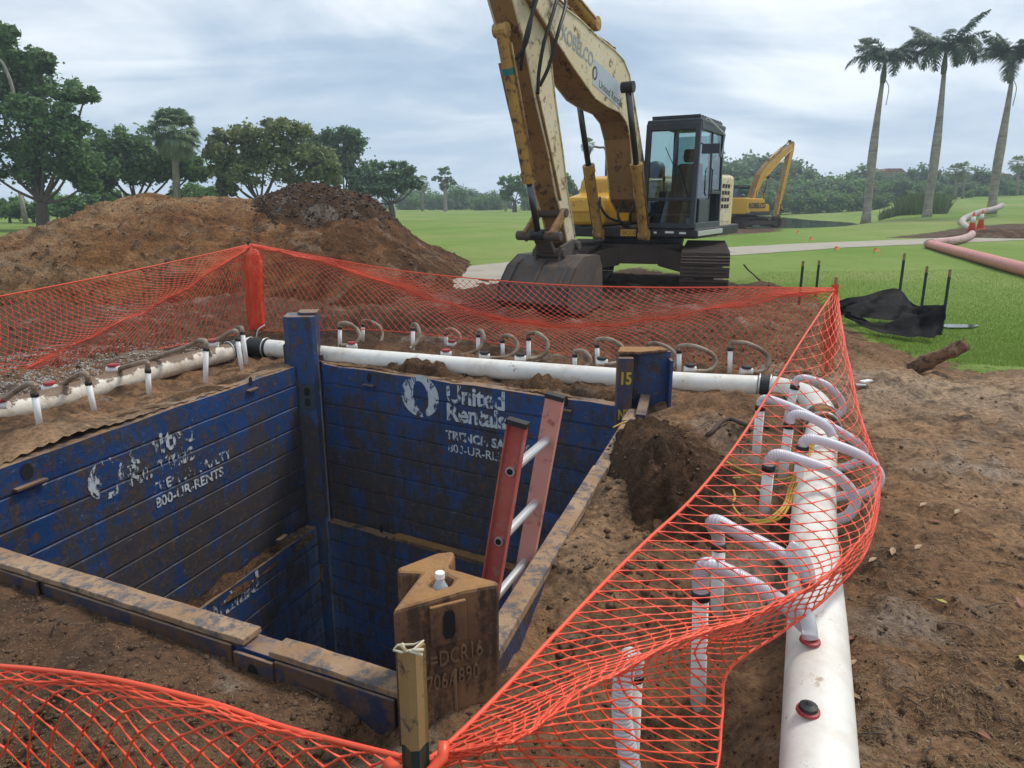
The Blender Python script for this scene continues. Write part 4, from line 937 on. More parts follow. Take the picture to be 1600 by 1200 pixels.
# near left span
sL = A(-330, 1010, 1.75)
nT = [A(660, 1192, 1.19), A(600, 1176, 1.20), A(450, 1138, 1.26), A(330, 1098, 1.31), (A(180, 1062, 1.38)), A(60, 1046, 1.46), A(-60, 1036, 1.54), sL]
nT2 = [A(660, 1196, 1.18), A(600, 1181, 1.19), A(450, 1147, 1.25), A(330, 1111, 1.29), A(180, 1078, 1.36), A(60, 1064, 1.43), A(-60, 1056, 1.50), sL - Vector((0, .05, .04))]
nB = [p + Vector((.02, -.02, -.60)) + Vector((.0, .10 * math.sin(i * .45), 0)) for i, p in enumerate(nT)]; nB[0] = A(664, 1290, 1.19)
net('mesh_fence', 'orange mesh fence span nearest the camera at the bottom left', [nT, nT2, nB], [3, 12], 42, .0026, .006, wob=.03, clus={1: 'start'}, edge_bot=False)

# fence posts
def upost(name, label, top, base, m, wid=.045, m2=None, split=.0, group=None, string=False):
    """folded channel post: V-shaped section with two lips"""
    t_ = thing(name, label, 'post', base, 0, group); d = top - base; L = d.length; fr = frame(base, Vector((1, .12, 0)), d); h = wid / 2
    sec = [(-h, 0), (-h * .78, -.002), (-h * .3, -.4 * wid), (h * .3, -.4 * wid), (h * .78, -.002), (h, 0), (h * .72, .008), (h * .25, -.4 * wid + .009), (-h * .25, -.4 * wid + .009), (-h * .72, .008)]
    def piece(z0, z1, nm, mm):
        mb = MB(); n = len(sec); mb.add([fr @ Vector((x, y, z)) for z in (z0, z1) for x, y in sec], [(i, (i + 1) % n, (i + 1) % n + n, i + n) for i in range(n)] + [(0, 1, 8, 9), (1, 2, 7, 8), (2, 3, 6, 7), (3, 4, 5, 6)] + [(n + 9, n + 8, n + 1, n), (n + 8, n + 7, n + 2, n + 1), (n + 7, n + 6, n + 3, n + 2), (n + 6, n + 5, n + 4, n + 3)]); mb.build(nm, mm, t_, world=True)
    if m2: piece(0, L * (1 - split), 'post_shaft', m2); piece(L * (1 - split), L, 'painted_tip', m)
    else: piece(0, L, 'post_shaft', m)
    return t_, fr, L
topS = A(640, 1008, 1.13); baseS = Vector((topS.x + .003, topS.y - .0, -.1))
tS, frS, LS = upost('fence_post', 'tan painted channel post with string tied at its top, nearest the camera', topS, baseS, 'post_tan', .052, 'post_green', .235)
mb = MB(); c = topS
mb.tube([c + Vector((-.027, -.015, .0)), c + Vector((-.01, -.03, .006)), c + Vector((.012, -.03, .012)), c + Vector((.027, -.01, .016)), c + Vector((.01, -.012, .010)), c + Vector((-.02, -.008, .006)), c + Vector((-.027, -.012, .0))], .0022, 6)
mb.tube([c + Vector((-.004, -.03, .008)), c + Vector((-.008, -.03, .024))], .003, 6); mb.tube([c + Vector((.008, -.03, .010)), c + Vector((.03, -.034, .014))], .003, 6); mb.tube([c + Vector((.004, -.031, .010)), c + Vector((.028, -.034, .003))], .0028, 6)
mb.build('string_tie', 'string', tS, smooth=True, world=True)
mb = MB(); q = A(652, 1190, 1.14); mb.tube([q + Vector((-.06, 0, .0)), q + Vector((-.03, -.02, -.01)), q + Vector((.02, -.03, -.008)), q + Vector((.05, .0, .01)), q + Vector((.05, .02, .03))], .012, 8); mb.build('mesh_knot', 'net', tS, smooth=True, world=True)
# back left post wrapped with a roll of mesh
tw = thing('fence_post', 'fence post at the back left wrapped in a thick red-orange roll of bunched mesh', 'post', pc1)
mb = MB(); mb.tube([pc1 - Vector((0, 0, .2)), pk1 + Vector((0, 0, .03))], .016, 8); mb.build('post_shaft', 'post_green', tw, world=True)
mb = MB(); cn = []
for k in range(13):
    u = k / 12; p = Vector((A(396 + 6 * u ** 2, 386 + 128 * u, pc1.y - .06))); cn.append(p)
mb.tube(cn, [.03, .075, .095, .10, .098, .094, .09, .088, .088, .090, .093, .096, .095], 18)
o = mb.build('mesh_roll', 'net', tw, world=True, smooth=True)
for v in o.data.vertices: v.co += Vector(mnoise.noise_vector(v.co * 22)) * .012
mb = MB()
for k in range(60):
    a = rng.uniform(0, 6.28); pts = []
    for i, p in enumerate(cn[1:]): aa = a + .12 * math.sin(i * .9 + k); pts.append(p + Vector((math.cos(aa), math.sin(aa), 0)) * (.098 + .010 * math.sin(i * 2.1 + k)))
    mb.tube(pts, .0028, 4)
mb.build('loose_strands', 'net', tw, world=True)
# back right post with gathered mesh
t2 = thing('fence_post', 'fence post at the back right corner where the mesh is gathered into a vertical bunch', 'post', pc2)
mb = MB(); mb.tube([Vector((pk2.x, pk2.y, -.2)), pk2 + Vector((0, 0, .10))], .016, 8); mb.build('post_shaft', 'post_tan', t2, world=True)
mb = MB()
for k in range(34):
    a = rng.uniform(0, 6.28); q0 = pk2 + Vector((rng.uniform(-.03, .03), rng.uniform(-.03, .03), rng.uniform(-.02, .04)))
    e = Vector((pk2.x, pk2.y, 0)) + Vector((rng.uniform(-.10, .06), rng.uniform(-.12, .05), rng.uniform(.05, .4)))
    m_ = q0.lerp(e, .5) + Vector((.03 * math.cos(a), .03 * math.sin(a), 0)); mb.tube(smooth_path([q0, m_, e], 4), .0035, 4)
mb.build('mesh_bunch', 'net', t2, world=True)
# ---------------------------------------------------------------- excavators
def ring_profile(poly, inset):
    c = [sum(p[0] for p in poly) / len(poly), sum(p[1] for p in poly) / len(poly)]
    return [(c[0] + (x - c[0]) * inset, c[1] + (z - c[1]) * inset) for x, z in poly]
def excavator(label, loc, rz, urot, sp):
    ex = thing('excavator', label, 'excavator', loc, rz)
    U = lambda x, y, z: Matrix.Rotation(urot, 4, 'Z') @ Vector((x, y, z))
    def rotU(mb):
        m = Matrix.Rotation(urot, 4, 'Z'); mb.v = [m @ v for v in mb.v]; return mb
    # undercarriage
    mb = MB(); mb.prism([(-.9, -.45), (-.55, -.75), (.55, -.75), (.9, -.45), (.9, .45), (.55, .75), (-.55, .75), (-.9, .45)], .45, .82, 'z')
    for sx in (-1, 1):
        for sy in (-1, 1): mb.add([(sx * .35, sy * .5, .78), (sx * .9, sy * .35, .78), (sx * 1.35, sy * 1.0, .62), (sx * .75, sy * 1.0, .62), (sx * .35, sy * .5, .42), (sx * .9, sy * .35, .42), (sx * 1.35, sy * 1.0, .30), (sx * .75, sy * 1.0, .30)], [(0, 1, 2, 3), (7, 6, 5, 4), (0, 4, 5, 1), (1, 5, 6, 2), (2, 6, 7, 3), (3, 7, 4, 0)])
    rotU(mb).build('undercarriage_frame', 'track', ex, bev=.02)
    mb = MB(); mb.lathe((0, 0, .80), [(.75, 0), (.78, .03), (.78, .1), (.70, .14)], 32); mb.build('swing_ring', 'black', ex)
    for sy in (-1, 1):
        c = sy * 1.2; L2, r = 1.74, .34; path = []
        for k in range(13): a = -math.pi / 2 + math.pi * k / 12; path.append((L2 + r * math.cos(a), .37 + r * math.sin(a)))
        for k in range(13): a = math.pi / 2 + math.pi * k / 12; path.append((-L2 + r * math.cos(a), .37 + r * math.sin(a)))
        path.append(path[0]); acc = [0.0]
        for i in range(1, len(path)): acc.append(acc[-1] + math.hypot(path[i][0] - path[i - 1][0], path[i][1] - path[i - 1][1]))
        mb = MB(); NS = 46
        for k in range(NS):
            s = acc[-1] * k / NS; i = max(j for j in range(len(acc) - 1) if acc[j] <= s); f = (s - acc[i]) / (acc[i + 1] - acc[i] + 1e-9)
            x = path[i][0] + (path[i + 1][0] - path[i][0]) * f; z = path[i][1] + (path[i + 1][1] - path[i][1]) * f
            tx, tz = path[i + 1][0] - path[i][0], path[i + 1][1] - path[i][1]; l = math.hypot(tx, tz); tx /= l; tz /= l
            m = Matrix(((tx, 0, tz, x), (0, 1, 0, c), (tz, 0, -tx, z), (0, 0, 0, 1)))
            mb.box((0, 0, .012), (.178, .80, .024), mtx=m)
            for g in (-.06, 0, .06): mb.box((g, 0, .038), (.02, .79, .030), mtx=m)
        rotU(mb).build('track', 'track', ex)
        mb = MB(); mb.box((0, c, .38), (3.3, .30, .30)); tf_ = rotU(mb).build('track_frame', 'track', ex, bev=.03)
        for sx in (-1, 1):
            mb = MB(); mb.cyl((sx * L2, c - .16, .37), (sx * L2, c + .16, .37), .30, 22); rotU(mb).build('sprocket' if sx < 0 else 'idler', 'track', ex, bev=.02)
    # deck
    mb = MB(); mb.prism([(1.05, -1.28), (1.15, -1.1), (1.15, .22), (1.02, .25), (1.02, 1.32), (-2.2, 1.32), (-2.6, .9), (-2.72, 0), (-2.6, -.9), (-2.2, -1.32), (.9, -1.32)], .94, 1.12, 'z'); mb.build('deck', 'black', ex, bev=.02)
    mb = MB(); arc = [(-1.75, 1.22), (-2.2, 1.16), (-2.55, .85), (-2.76, .4), (-2.78, 0), (-2.76, -.4), (-2.62, -.95), (-2.3, -1.30), (-1.75, -1.34)]; mb.prism(arc, 1.0, 2.12, 'z'); cwt = mb.build('counterweight', sp['paint'], ex, bev=.09)
    mb = MB(); mb.prism([(-1.76, 1.0), (-.84, 1.0), (-.84, 1.95), (-.95, 2.0), (-1.5, 2.05), (-1.76, 2.0)], -.38, 1.24, 'y'); mb.build('engine_hood', sp['paint'], ex, bev=.05)
    # right-hand tank and tool box, stepped
    mb = MB(); mb.prism([(.98, 1.14), (.98, 1.42), (.86, 1.66), (.30, 1.74), (.18, 2.02), (-.2, 2.08), (-1.74, 2.08), (-1.74, 1.14)], -1.31, -.42, 'y'); tk = mb.build('side_tank', sp['tank'], ex, bev=.07)
    mb = MB(); mb.box((.985, -.86, 1.40), (.03, .80, .02)); mb.build('step_lip', sp['tank'], tk, bev=.006)
    mb = MB(); mb.tube(smooth_path([Vector((.15, -1.24, 2.0)), Vector((.05, -1.24, 2.25)), Vector((-.15, -1.24, 2.62)), Vector((-.55, -1.24, 2.66)), Vector((-.9, -1.24, 2.62)), Vector((-.95, -1.24, 2.05))], 4), .022, 8); mb.build('handrail', 'dark', ex, smooth=True)
    mb = MB(); mb.lathe((-.95, -.15, 2.05), [(.20, 0), (.20, .2), (.15, .30), (.0, .34)], 18); mb.build('exhaust_cover', 'dark', ex, smooth=True)
    # left side body panel with vents
    mb = MB(); mb.prism([(-.82, 1.14), (-.82, 2.0), (-.95, 2.08), (-1.74, 2.08), (-1.74, 1.14)], .42, 1.245, 'y'); sp_ = mb.build('side_panel', 'cream' if sp['paint'] != 'yellow_new' else 'yellow_new', ex, bev=.05)
    for r_ in range(4):
        for c_ in range(3):
            mb = MB(); mb.box((-1.0 - c_ * .22, 1.247, 1.88 - r_ * .13), (.16, .008, .075)); mb.build('vent', 'hole', sp_)
    # cab
    y0, y1, s0, s1, zb_, zt_ = .30, 1.30, -.72, 1.03, 1.13, 2.90
    cab = thing('cab', None, None); cab.parent = ex
    cab_o = cab
    fr_ = MB(); P = {}
    top_in = .05
    def pil(a, b, w_=.085): fr_.tube([Vector(a), Vector(b)], w_ * .72, 4)
    front_b, front_t = s1, s1 - .10
    c_fl = [(front_b, y1 - .05, zb_), (front_t + .02, y1 - .06, zt_)]; c_fr = [(front_b, y0 + .05, zb_), (front_t + .02, y0 + .06, zt_)]
    pil(*c_fl); pil(*c_fr); pil((s0 + .05, y1 - .05, zb_), (s0 + .10, y1 - .06, zt_)); pil((s0 + .05, y0 + .05, zb_), (s0 + .10, y0 + .06, zt_)); pil((.12, y1 - .045, zb_), (.12, y1 - .055, zt_), .06)
    for z in (zb_ + .03, 1.62): pil((front_b - .01 - .03 * (z > 1.5), y0 + .05, z), (front_b - .01 - .03 * (z > 1.5), y1 - .05, z), .055 if z > 1.5 else .09)
    pil((front_t, y0 + .06, zt_ - .06), (front_t, y1 - .06, zt_ - .06), .12); pil((s0 + .1, y1 - .06, zt_ - .06), (front_t, y1 - .06, zt_ - .06), .11); pil((s0 + .05, y1 - .05, zb_ + .03), (front_b, y1 - .05, zb_ + .03), .11); pil((s0 + .06, y1 - .05, 1.75), (.12, y1 - .05, 1.75), .06)
    me_ = fr_.build('cab_frame', 'dark', cab, bev=.01)
    mb = MB(); mb.box(((s0 + front_t) / 2 + .02, (y0 + y1) / 2, zt_ + .02), (front_t - s0 + .02, y1 - y0 - .02, .09)); mb.build('roof', 'dark', cab, bev=.03)
    mb = MB(); 
    for k in range(9): mb.box((front_t - .08 - k * .17, (y0 + y1) / 2, zt_ + .12), (.035, .86, .03))
    for yy in (y0 + .09, y1 - .09): mb.box(((s0 + front_t) / 2, yy, zt_ + .09), (1.5, .04, .06))
    mb.build('roof_guard', 'dark', cab)
    mb = MB(); mb.box((s0 + .05, (y0 + y1) / 2, (zb_ + 1.75) / 2), (.05, y1 - y0 - .06, 1.75 - zb_)); mb.box(((s0 + s1) / 2, (y0 + y1) / 2, zb_ - .005), (s1 - s0, y1 - y0, .03)); mb.box(((s0 + .12) / 2, y0 + .05, 1.42), (.12 - s0, .03, .60)); mb.box((.55, y0 + .05, 1.35), (.8, .03, .46)); mb.build('cab_shell', 'dark', cab, bev=.01)
    def pane(nm, q): mb = MB(); mb.add(q, [(0, 1, 2, 3)]); mb.build(nm, 'glass', cab)
    pane('windscreen', [(front_b - .035, y0 + .09, 1.65), (front_b - .035, y1 - .09, 1.65), (front_t + .02, y1 - .10, zt_ - .10), (front_t + .02, y0 + .10, zt_ - .10)])
    pane('lower_windscreen', [(front_b - .005, y0 + .09, zb_ + .08), (front_b - .005, y1 - .09, zb_ + .08), (front_b - .035, y1 - .09, 1.59), (front_b - .035, y0 + .09, 1.59)])
    pane('door_window', [(front_b - .06, y1 - .03, zb_ + .5), (.16, y1 - .03, zb_ + .5), (.16, y1 - .04, zt_ - .12), (front_t - .04, y1 - .04, zt_ - .12)])
    pane('side_window', [(.08, y1 - .03, 1.8), (s0 + .11, y1 - .03, 1.8), (s0 + .13, y1 - .04, zt_ - .12), (.08, y1 - .04, zt_ - .12)])
    pane('rear_window', [(s0 + .05, y0 + .1, 1.78), (s0 + .05, y1 - .1, 1.78), (s0 + .09, y1 - .1, zt_ - .1), (s0 + .09, y0 + .1, zt_ - .1)])
    mb = MB(); mb.box((.45, y1 - .035, zb_ + .27), (.62, .03, .44)); dr = mb.build('door', 'dark', cab, bev=.015)
    mb = MB(); mb.tube([(.22, y1 + .0, zb_ + .55), (.22, y1 + .03, zb_ + .6), (.22, y1 + .03, zb_ + 1.0), (.22, y1, zb_ + 1.05)], .014, 6); mb.build('grab_rail', 'dark', cab, smooth=True)
    mb = MB(); mb.lathe((0, 0, 0), [(.13, -.24), (.22, -.2), (.25, 0), (.24, .3), (.17, .42)], 14)
    mb2 = MB(); mb2.prism([(-.05, 1.55), (.42, 1.58), (.45, 1.68), (.05, 1.72), (-.08, 2.05), (-.16, 2.28), (-.28, 2.28), (-.2, 1.6)], .55, 1.03, 'y'); st_ = mb2.build('seat', 'seat', cab, bev=.06)
    mb = MB(); mb.prism([(-.17, 2.30), (-.12, 2.36), (-.16, 2.54), (-.25, 2.54), (-.27, 2.30)], .66, .92, 'y'); mb.build('headrest', 'seat', cab, bev=.04)
    mb = MB(); mb.box((.15, .79, 1.35), (.5, .4, .4)); mb.box((.78, .8, 1.26), (.3, .62, .2)); mb.box((.2, .48, 1.62), (.5, .13, .3)); mb.box((.2, 1.10, 1.62), (.5, .13, .3)); mb.build('console', 'black', cab, bev=.03)
    for yy in (.48, 1.10): mb = MB(); mb.tube([(.35, yy, 1.75), (.38, yy, 1.95)], .014, 6); mb.lathe((.38, yy, 1.93), [(.015, 0), (.028, .03), (.028, .09), (.012, .12)], 10); mb.build('joystick', 'black', cab)
    mb = MB(); mb.tube([(.62, .6, 1.2), (.72, .6, 1.65)], .012, 6); mb.tube([(.62, .95, 1.2), (.72, .95, 1.65)], .012, 6); mb.build('pedal_levers', 'black', cab)
    mb = MB(); mb.tube([(front_b + .01, y1 - .16, 1.62), (front_b - .0, y1 - .40, 2.25)], .010, 5); mb.tube([(front_b - .02, y1 - .3, 1.9), (front_b - .05, y1 - .62, 2.5)], .007, 5); mb.build('wiper', 'black', cab)
    mb = MB(); mb.tube([(front_b - .08, y1, 2.55), (front_b + .02, y1 + .10, 2.5)], .015, 6); mb.box((front_b + .03, y1 + .20, 2.45), (.06, .30, .16)); mb.build('mirror', 'dark', cab, bev=.05)
    mb = MB(); mb.tube([(front_t - .2, y1 - .03, zt_ + .05), (front_t - .2, y1 + .03, zt_ + .08), (s0 + .2, y1 + .03, zt_ - .1), (s0 + .2, y1 - .02, zt_ - .5)], .010, 5); mb.build('roof_rail', 'alu', cab)
    # plinth below the cab with scraped edge
    mb = MB(); mb.box((.18, .82, 1.03), (1.78, 1.04, .15)); mb.build('cab_plinth', 'black', ex, bev=.03)
    mb = MB(); mb.box((.15, 1.355, 1.03), (1.7, .02, .09)); mb.build('side_step', 'alu', ex, bev=.006)
    # boom, stick
    def arm(name, poly, hw, m_side, m_edge):
        mb = MB(); n = len(poly); vs = [(x, -hw, z) for x, z in poly] + [(x, hw, z) for x, z in poly]
        mb.add(vs, [list(range(n)), list(range(2 * n - 1, n - 1, -1))]); o = mb.build(name, m_side, ex)
        mb = MB(); e = hw + .006
        mb.add([(x, -hw + .012, z) for x, z in poly] + [(x, hw - .012, z) for x, z in poly], [(i, (i + 1) % n, (i + 1) % n + n, i + n) for i in range(n)]); mb.build(name + '_edge_plate', m_edge, o)
        # weld flanges along both edges
        for sy in (-1, 1):
            mb = MB(); pl = [(x, sy * (hw + .002), z) for x, z in poly] + [(poly[0][0], sy * (hw + .002), poly[0][1])]; mb.tube(pl, .014, 5, cap=False); mb.build('edge_flange', m_side, o)
        return o
    bo = arm('boom', sp['boom'], .235, sp['boomp'], sp['edge']); sk = arm('stick', sp['stick'], .165, sp['boomp'], sp['edge'])
    def cylinder(a, b, split, r, ys, nm):
        for y in ys:
            a_, b_ = Vector((a[0], y, a[1])), Vector((b[0], y, b[1])); m_ = a_.lerp(b_, split); d = (b_ - a_).normalized()
            mb = MB(); mb.tube([a_, m_], r, 16); mb.tube([m_ - d * .10, m_ + d * .03], r * 1.18, 16); mb.tube([a_ + Vector((0, -.09, 0)), a_ + Vector((0, .09, 0))], r * 1.05, 14); o = mb.build(nm, sp.get('cyl_m', sp['edge']), ex, smooth=False)
            mb = MB(); mb.tube([m_, b_], r * .55, 14); mb.build('rod', 'chrome', o, smooth=True)
            mb = MB(); mb.tube([b_ + Vector((0, -.10, 0)), b_ + Vector((0, .10, 0))], r * .95, 14); mb.build('rod_eye', 'black', o)
            mb = MB(); s_ = Vector((.0, .085 * (1 if y >= 0 else -1), 0)); mb.tube([a_ + d * .15 + s_ * 1.2, m_ + s_ * 1.2, m_ + s_ * .7 + d * .02], .016, 6); mb.build('feed_pipe', sp['edge'], o, smooth=True)
    for nm, a, b, f, r, ys in sp['cyl']: cylinder(a, b, f, r, ys, nm)
    # pipes along the boom back and hoses down to the stick
    for y in (-.12, -.04, .05, .14):
        mb = MB(); mb.tube(smooth_path([Vector((x, y, z + .07 + .02 * (i % 2))) for i, (x, z) in enumerate(sp['back'])], 5), .021, 7); mb.build('hydraulic_pipe', sp['edge'], bo, smooth=True)
    for (x, z) in sp['back'][1::2]: mb = MB(); mb.box((x, 0, z + .05), (.07, .42, .06)); mb.build('pipe_clamp', sp['edge'], bo, bev=.01)
    for h in sp.get('hoses', []): mb = MB(); mb.tube(smooth_path([Vector(p) for p in h], 8), .024, 8); mb.build('hydraulic_hose', 'black', ex, smooth=True)
    for h in sp.get('spipes', []): mb = MB(); mb.tube(smooth_path([Vector(p) for p in h], 5), .020, 7); mb.build('stick_pipe', sp['edge'], sk, smooth=True)
    # bucket with linkage
    bk = thing('bucket', None, None); bk.parent = ex
    pr = sp['bucket']; bw = sp['bw']; n = len(pr); th = .035
    mb = MB()
    cx_, cz_ = sum(p[0] for p in pr) / n, sum(p[1] for p in pr) / n; inn = [(cx_ + (x - cx_) * .92, cz_ + (z - cz_) * .92) for x, z in pr]
    vs = [(x, y, z) for y in (-bw, bw) for x, z in pr] + [(x, y, z) for y in (-bw + th, bw - th) for x, z in inn]
    fs = [(i, i + 1, n + i + 1, n + i) for i in range(n - 1)] + [(2 * n + i, 3 * n + i, 3 * n + i + 1, 2 * n + i + 1) for i in range(n - 1)] + [(0, n, 3 * n, 2 * n), (n - 1, 3 * n - 1, 4 * n - 1, 2 * n - 1)]
    mb.add(vs, fs); mb.build('bucket_shell', 'bucket', bk)
    for sy in (-1, 1):
        mb = MB(); mb.prism(pr, sy * bw, sy * (bw - th), 'y'); mb.build('side_plate', 'bucket', bk, bev=.006)
    for y in np.linspace(-bw + .08, bw - .08, 5):
        (x0, z0), (x1, z1) = pr[-1], pr[-2]; d = Vector((x0 - x1, 0, z0 - z1)).normalized(); b_ = Vector((x0, y, z0)); mb = MB(); mb.tube([b_ - d * .1, b_ + d * .10, b_ + d * .22], [.055, .045, .012], 4); mb.build('tooth', 'bucket', bk)
    for y in (-.20, .20):
        h0, h1 = sp['hinge']; mb = MB(); mb.prism([(h0[0] - .10, h0[1] + .06), (h0[0] + .08, h0[1] + .10), (h1[0] + .08, h1[1] + .08), (h1[0] + .12, h1[1] - .15), (h1[0], h1[1] - .42), (h0[0], h0[1] - .35)], y - .022, y + .022, 'y'); mb.build('hinge_ear', 'bucket', bk, bev=.01)
    for y in (-.42, .0, .42): mb = MB(); mb.prism([(pr[2][0] - .05, pr[2][1] + .0), (pr[3][0], pr[3][1] + .03), (pr[4][0] + .05, pr[4][1]), (pr[4][0] - .02, pr[4][1] - .05), (pr[3][0] - .03, pr[3][1] - .05)], y - .02, y + .02, 'y'); mb.build('rib', 'bucket', bk, bev=.005)
    la, lb, lc = sp['link']
    for y in (-.21, .21): mb = MB(); mb.prism([(la[0] - .07, la[1]), (la[0] + .05, la[1] + .07), (lb[0] + .09, lb[1] + .05), (lb[0], lb[1] - .09)], y - .025, y + .025, 'y'); mb.build('stick_link', sp['edge'], ex, bev=.01)
    mb = MB(); mb.prism([(lb[0] - .08, lb[1]), (lb[0] + .06, lb[1] + .08), (lc[0] + .10, lc[1]), (lc[0] - .08, lc[1] - .05)], -.13, .13, 'y'); mb.build('bucket_link', 'bucket', ex, bev=.015)
    for q, w_ in ((lb, .36), (lc, .26), (sp['hinge'][0], .28), (la, .25)): mb = MB(); mb.cyl((q[0], -w_, q[1]), (q[0], w_, q[1]), .068, 16); mb.build('pin', 'bucket', ex, bev=.012)
    return ex, bo, cwt, cab

boomA = [(.45, 1.42), (.85, 1.38), (1.22, 1.62), (1.42, 2.2), (1.56, 2.62), (1.78, 2.88), (2.1, 3.0), (2.6, 3.03), (3.1, 3.10), (3.9, 3.42), (4.64, 3.76), (5.25, 4.05), (5.3, 4.3), (5.1, 4.42), (4.7, 4.28), (4.35, 4.12), (3.7, 4.06), (3.06, 3.95), (2.4, 3.88), (2.0, 3.80), (1.72, 3.62), (1.45, 3.25), (1.15, 2.78), (.9, 2.38), (.62, 1.95), (.35, 1.58)]
stickA = [(5.58, 4.1), (5.70, 4.6), (5.45, 4.95), (5.10, 4.75), (4.75, 4.25), (4.53, 3.72), (4.30, 2.95), (4.03, 2.27), (3.86, 1.74), (3.55, 1.05), (3.56, .90), (3.68, .85), (3.82, .98), (3.98, 1.32), (4.25, 1.70), (4.48, 2.22), (4.86, 2.85), (5.18, 3.5)]
bkA = [(3.42, .62), (3.55, .80), (4.02, .80), (4.34, .66), (4.60, .40), (4.66, .16), (4.48, .02), (4.1, -.04), (3.5, .0), (3.36, .03)]
spA = dict(paint='cream', tank='yellow_new', boomp='cream', edge='under', cyl_m='yellow', boom=boomA, stick=stickA, bucket=bkA, bw=.58, hinge=((3.62, .93), (4.06, .86)),
           link=((4.02, 1.42), (4.42, 1.10), (4.08, .84)), back=[(.95, 2.45), (1.45, 3.25), (1.75, 3.66), (2.3, 3.87), (3.06, 3.95), (3.9, 4.09), (4.5, 4.2)],
           cyl=[('boom_cylinder', (1.22, 1.0), (2.28, 3.34), .50, .092, (-.44, .44)), ('bucket_cylinder', (5.46, 3.62), (4.44, 1.12), .70, .082, (0,)), ('arm_cylinder', (2.7, 4.22), (5.35, 4.85), .62, .10, (0,))],
           hoses=[[(4.3, .14, 4.35), (4.5, .30, 4.25), (4.75, .36, 3.95), (4.95, .33, 3.55), (4.92, .24, 3.2), (4.85, .19, 2.95)], [(4.4, .05, 4.4), (4.9, .30, 4.35), (5.2, .36, 4.0), (5.35, .30, 3.6), (5.28, .2, 3.35), (5.18, .12, 3.2)],
                  [(4.4, -.05, 4.4), (4.95, .22, 4.3), (5.2, .30, 3.9), (5.3, .27, 3.5), (5.3, .12, 3.3)], [(4.2, .2, 4.3), (4.35, .33, 4.1), (4.7, .40, 3.7), (4.75, .30, 3.3), (4.8, .19, 3.05)],
                  [(.9, .1, 1.2), (1.3, .2, 1.25), (1.5, .3, 1.45), (1.3, .38, 1.6)], [(.9, -.1, 1.2), (1.35, -.2, 1.3), (1.5, -.3, 1.5), (1.35, -.38, 1.65)], [(.8, .0, 1.15), (1.2, .05, 1.15), (1.4, .0, 1.35), (1.15, 0, 1.6)]],
           spipes=[[(4.85, .185, 2.95), (4.6, .185, 2.5), (4.3, .185, 1.95), (4.12, .185, 1.6)], [(5.2, -.185, 3.3), (4.9, -.185, 2.7), (4.5, -.185, 2.0)]])
RZA = R(-120)
exa, boA, cwA, cabA = excavator('faded yellow excavator with its bucket on the ground just behind the orange net', (2.6, 14.2, .02), RZA, R(15), spA)
def arm_text(parent, txt, size, s, z, slope, m, y=.2385, **kw):
    fr = frame((s, y, z), Vector((-1, 0, -slope)), Vector((-slope, 0, 1))); return lettering(kw.pop('name', 'boom_lettering'), txt, size, fr, m, parent, extrude=.0008, **kw)
arm_text(boA, 'KOBELCO', .27, 4.28, 3.72, .20, 'boom_word', name='maker_lettering', bold=.006, sx=.88)
fr = frame((3.16, .2370, 3.30), Vector((-1, 0, -.20)), Vector((-.2, 0, 1))); mb = MB(); mb.box((.5, -.001, .15), (1.12, .002, .36), mtx=fr); mb.build('decal_panel', 'decal_pale', boA)
arm_text(boA, 'United Rentals', .17, 2.98, 3.27, .20, 'decal_dark', y=.2400, name='company_lettering')
fr = frame((3.13, .2395, 3.44), Vector((-1, 0, -.20)), Vector((-.2, 0, 1))); mb = MB(); N = 20
vs = [fr @ Vector((.09 * math.cos(a), 0, .1 * math.sin(a))) for a in np.linspace(0, 6.283, N, endpoint=False)] + [fr @ Vector((.045 * math.cos(a), 0, .07 * math.sin(a))) for a in np.linspace(0, 6.283, N, endpoint=False)]
mb.add(vs, [(k, (k + 1) % N, N + (k + 1) % N, N + k) for k in range(N)]); mb.build('ring_logo', 'decal_dark', boA)
mb = MB(); mb.box((1.165, .12, 1.03), (.012, .30, .12)); pl_ = mb.build('model_plate', 'yellow_new', exa, bev=.004)
lettering('plate_lettering', 'SK210', .105, frame((1.173, .0, .995), Vector((0, 1, 0))), 'decal_dark', pl_, extrude=.001)
for k, (yy, w_) in enumerate(((.42, .10), (.60, .05), (.86, .16), (1.1, .12))): mb = MB(); mb.box((1.075, yy, 1.05 - .01 * (k % 2)), (.006, w_, .035)); mb.build('worn_decal', 'white', exa)
# green tape band on the bucket cylinder
a_, b_ = Vector((5.46, 0, 3.62)), Vector((4.44, 0, 1.12)); mb = MB(); mb.tube([a_.lerp(b_, .16), a_.lerp(b_, .19)], .087, 14); mb.build('tape_band', mat('teal_tape', (.02, .16, .15), .5), exa)

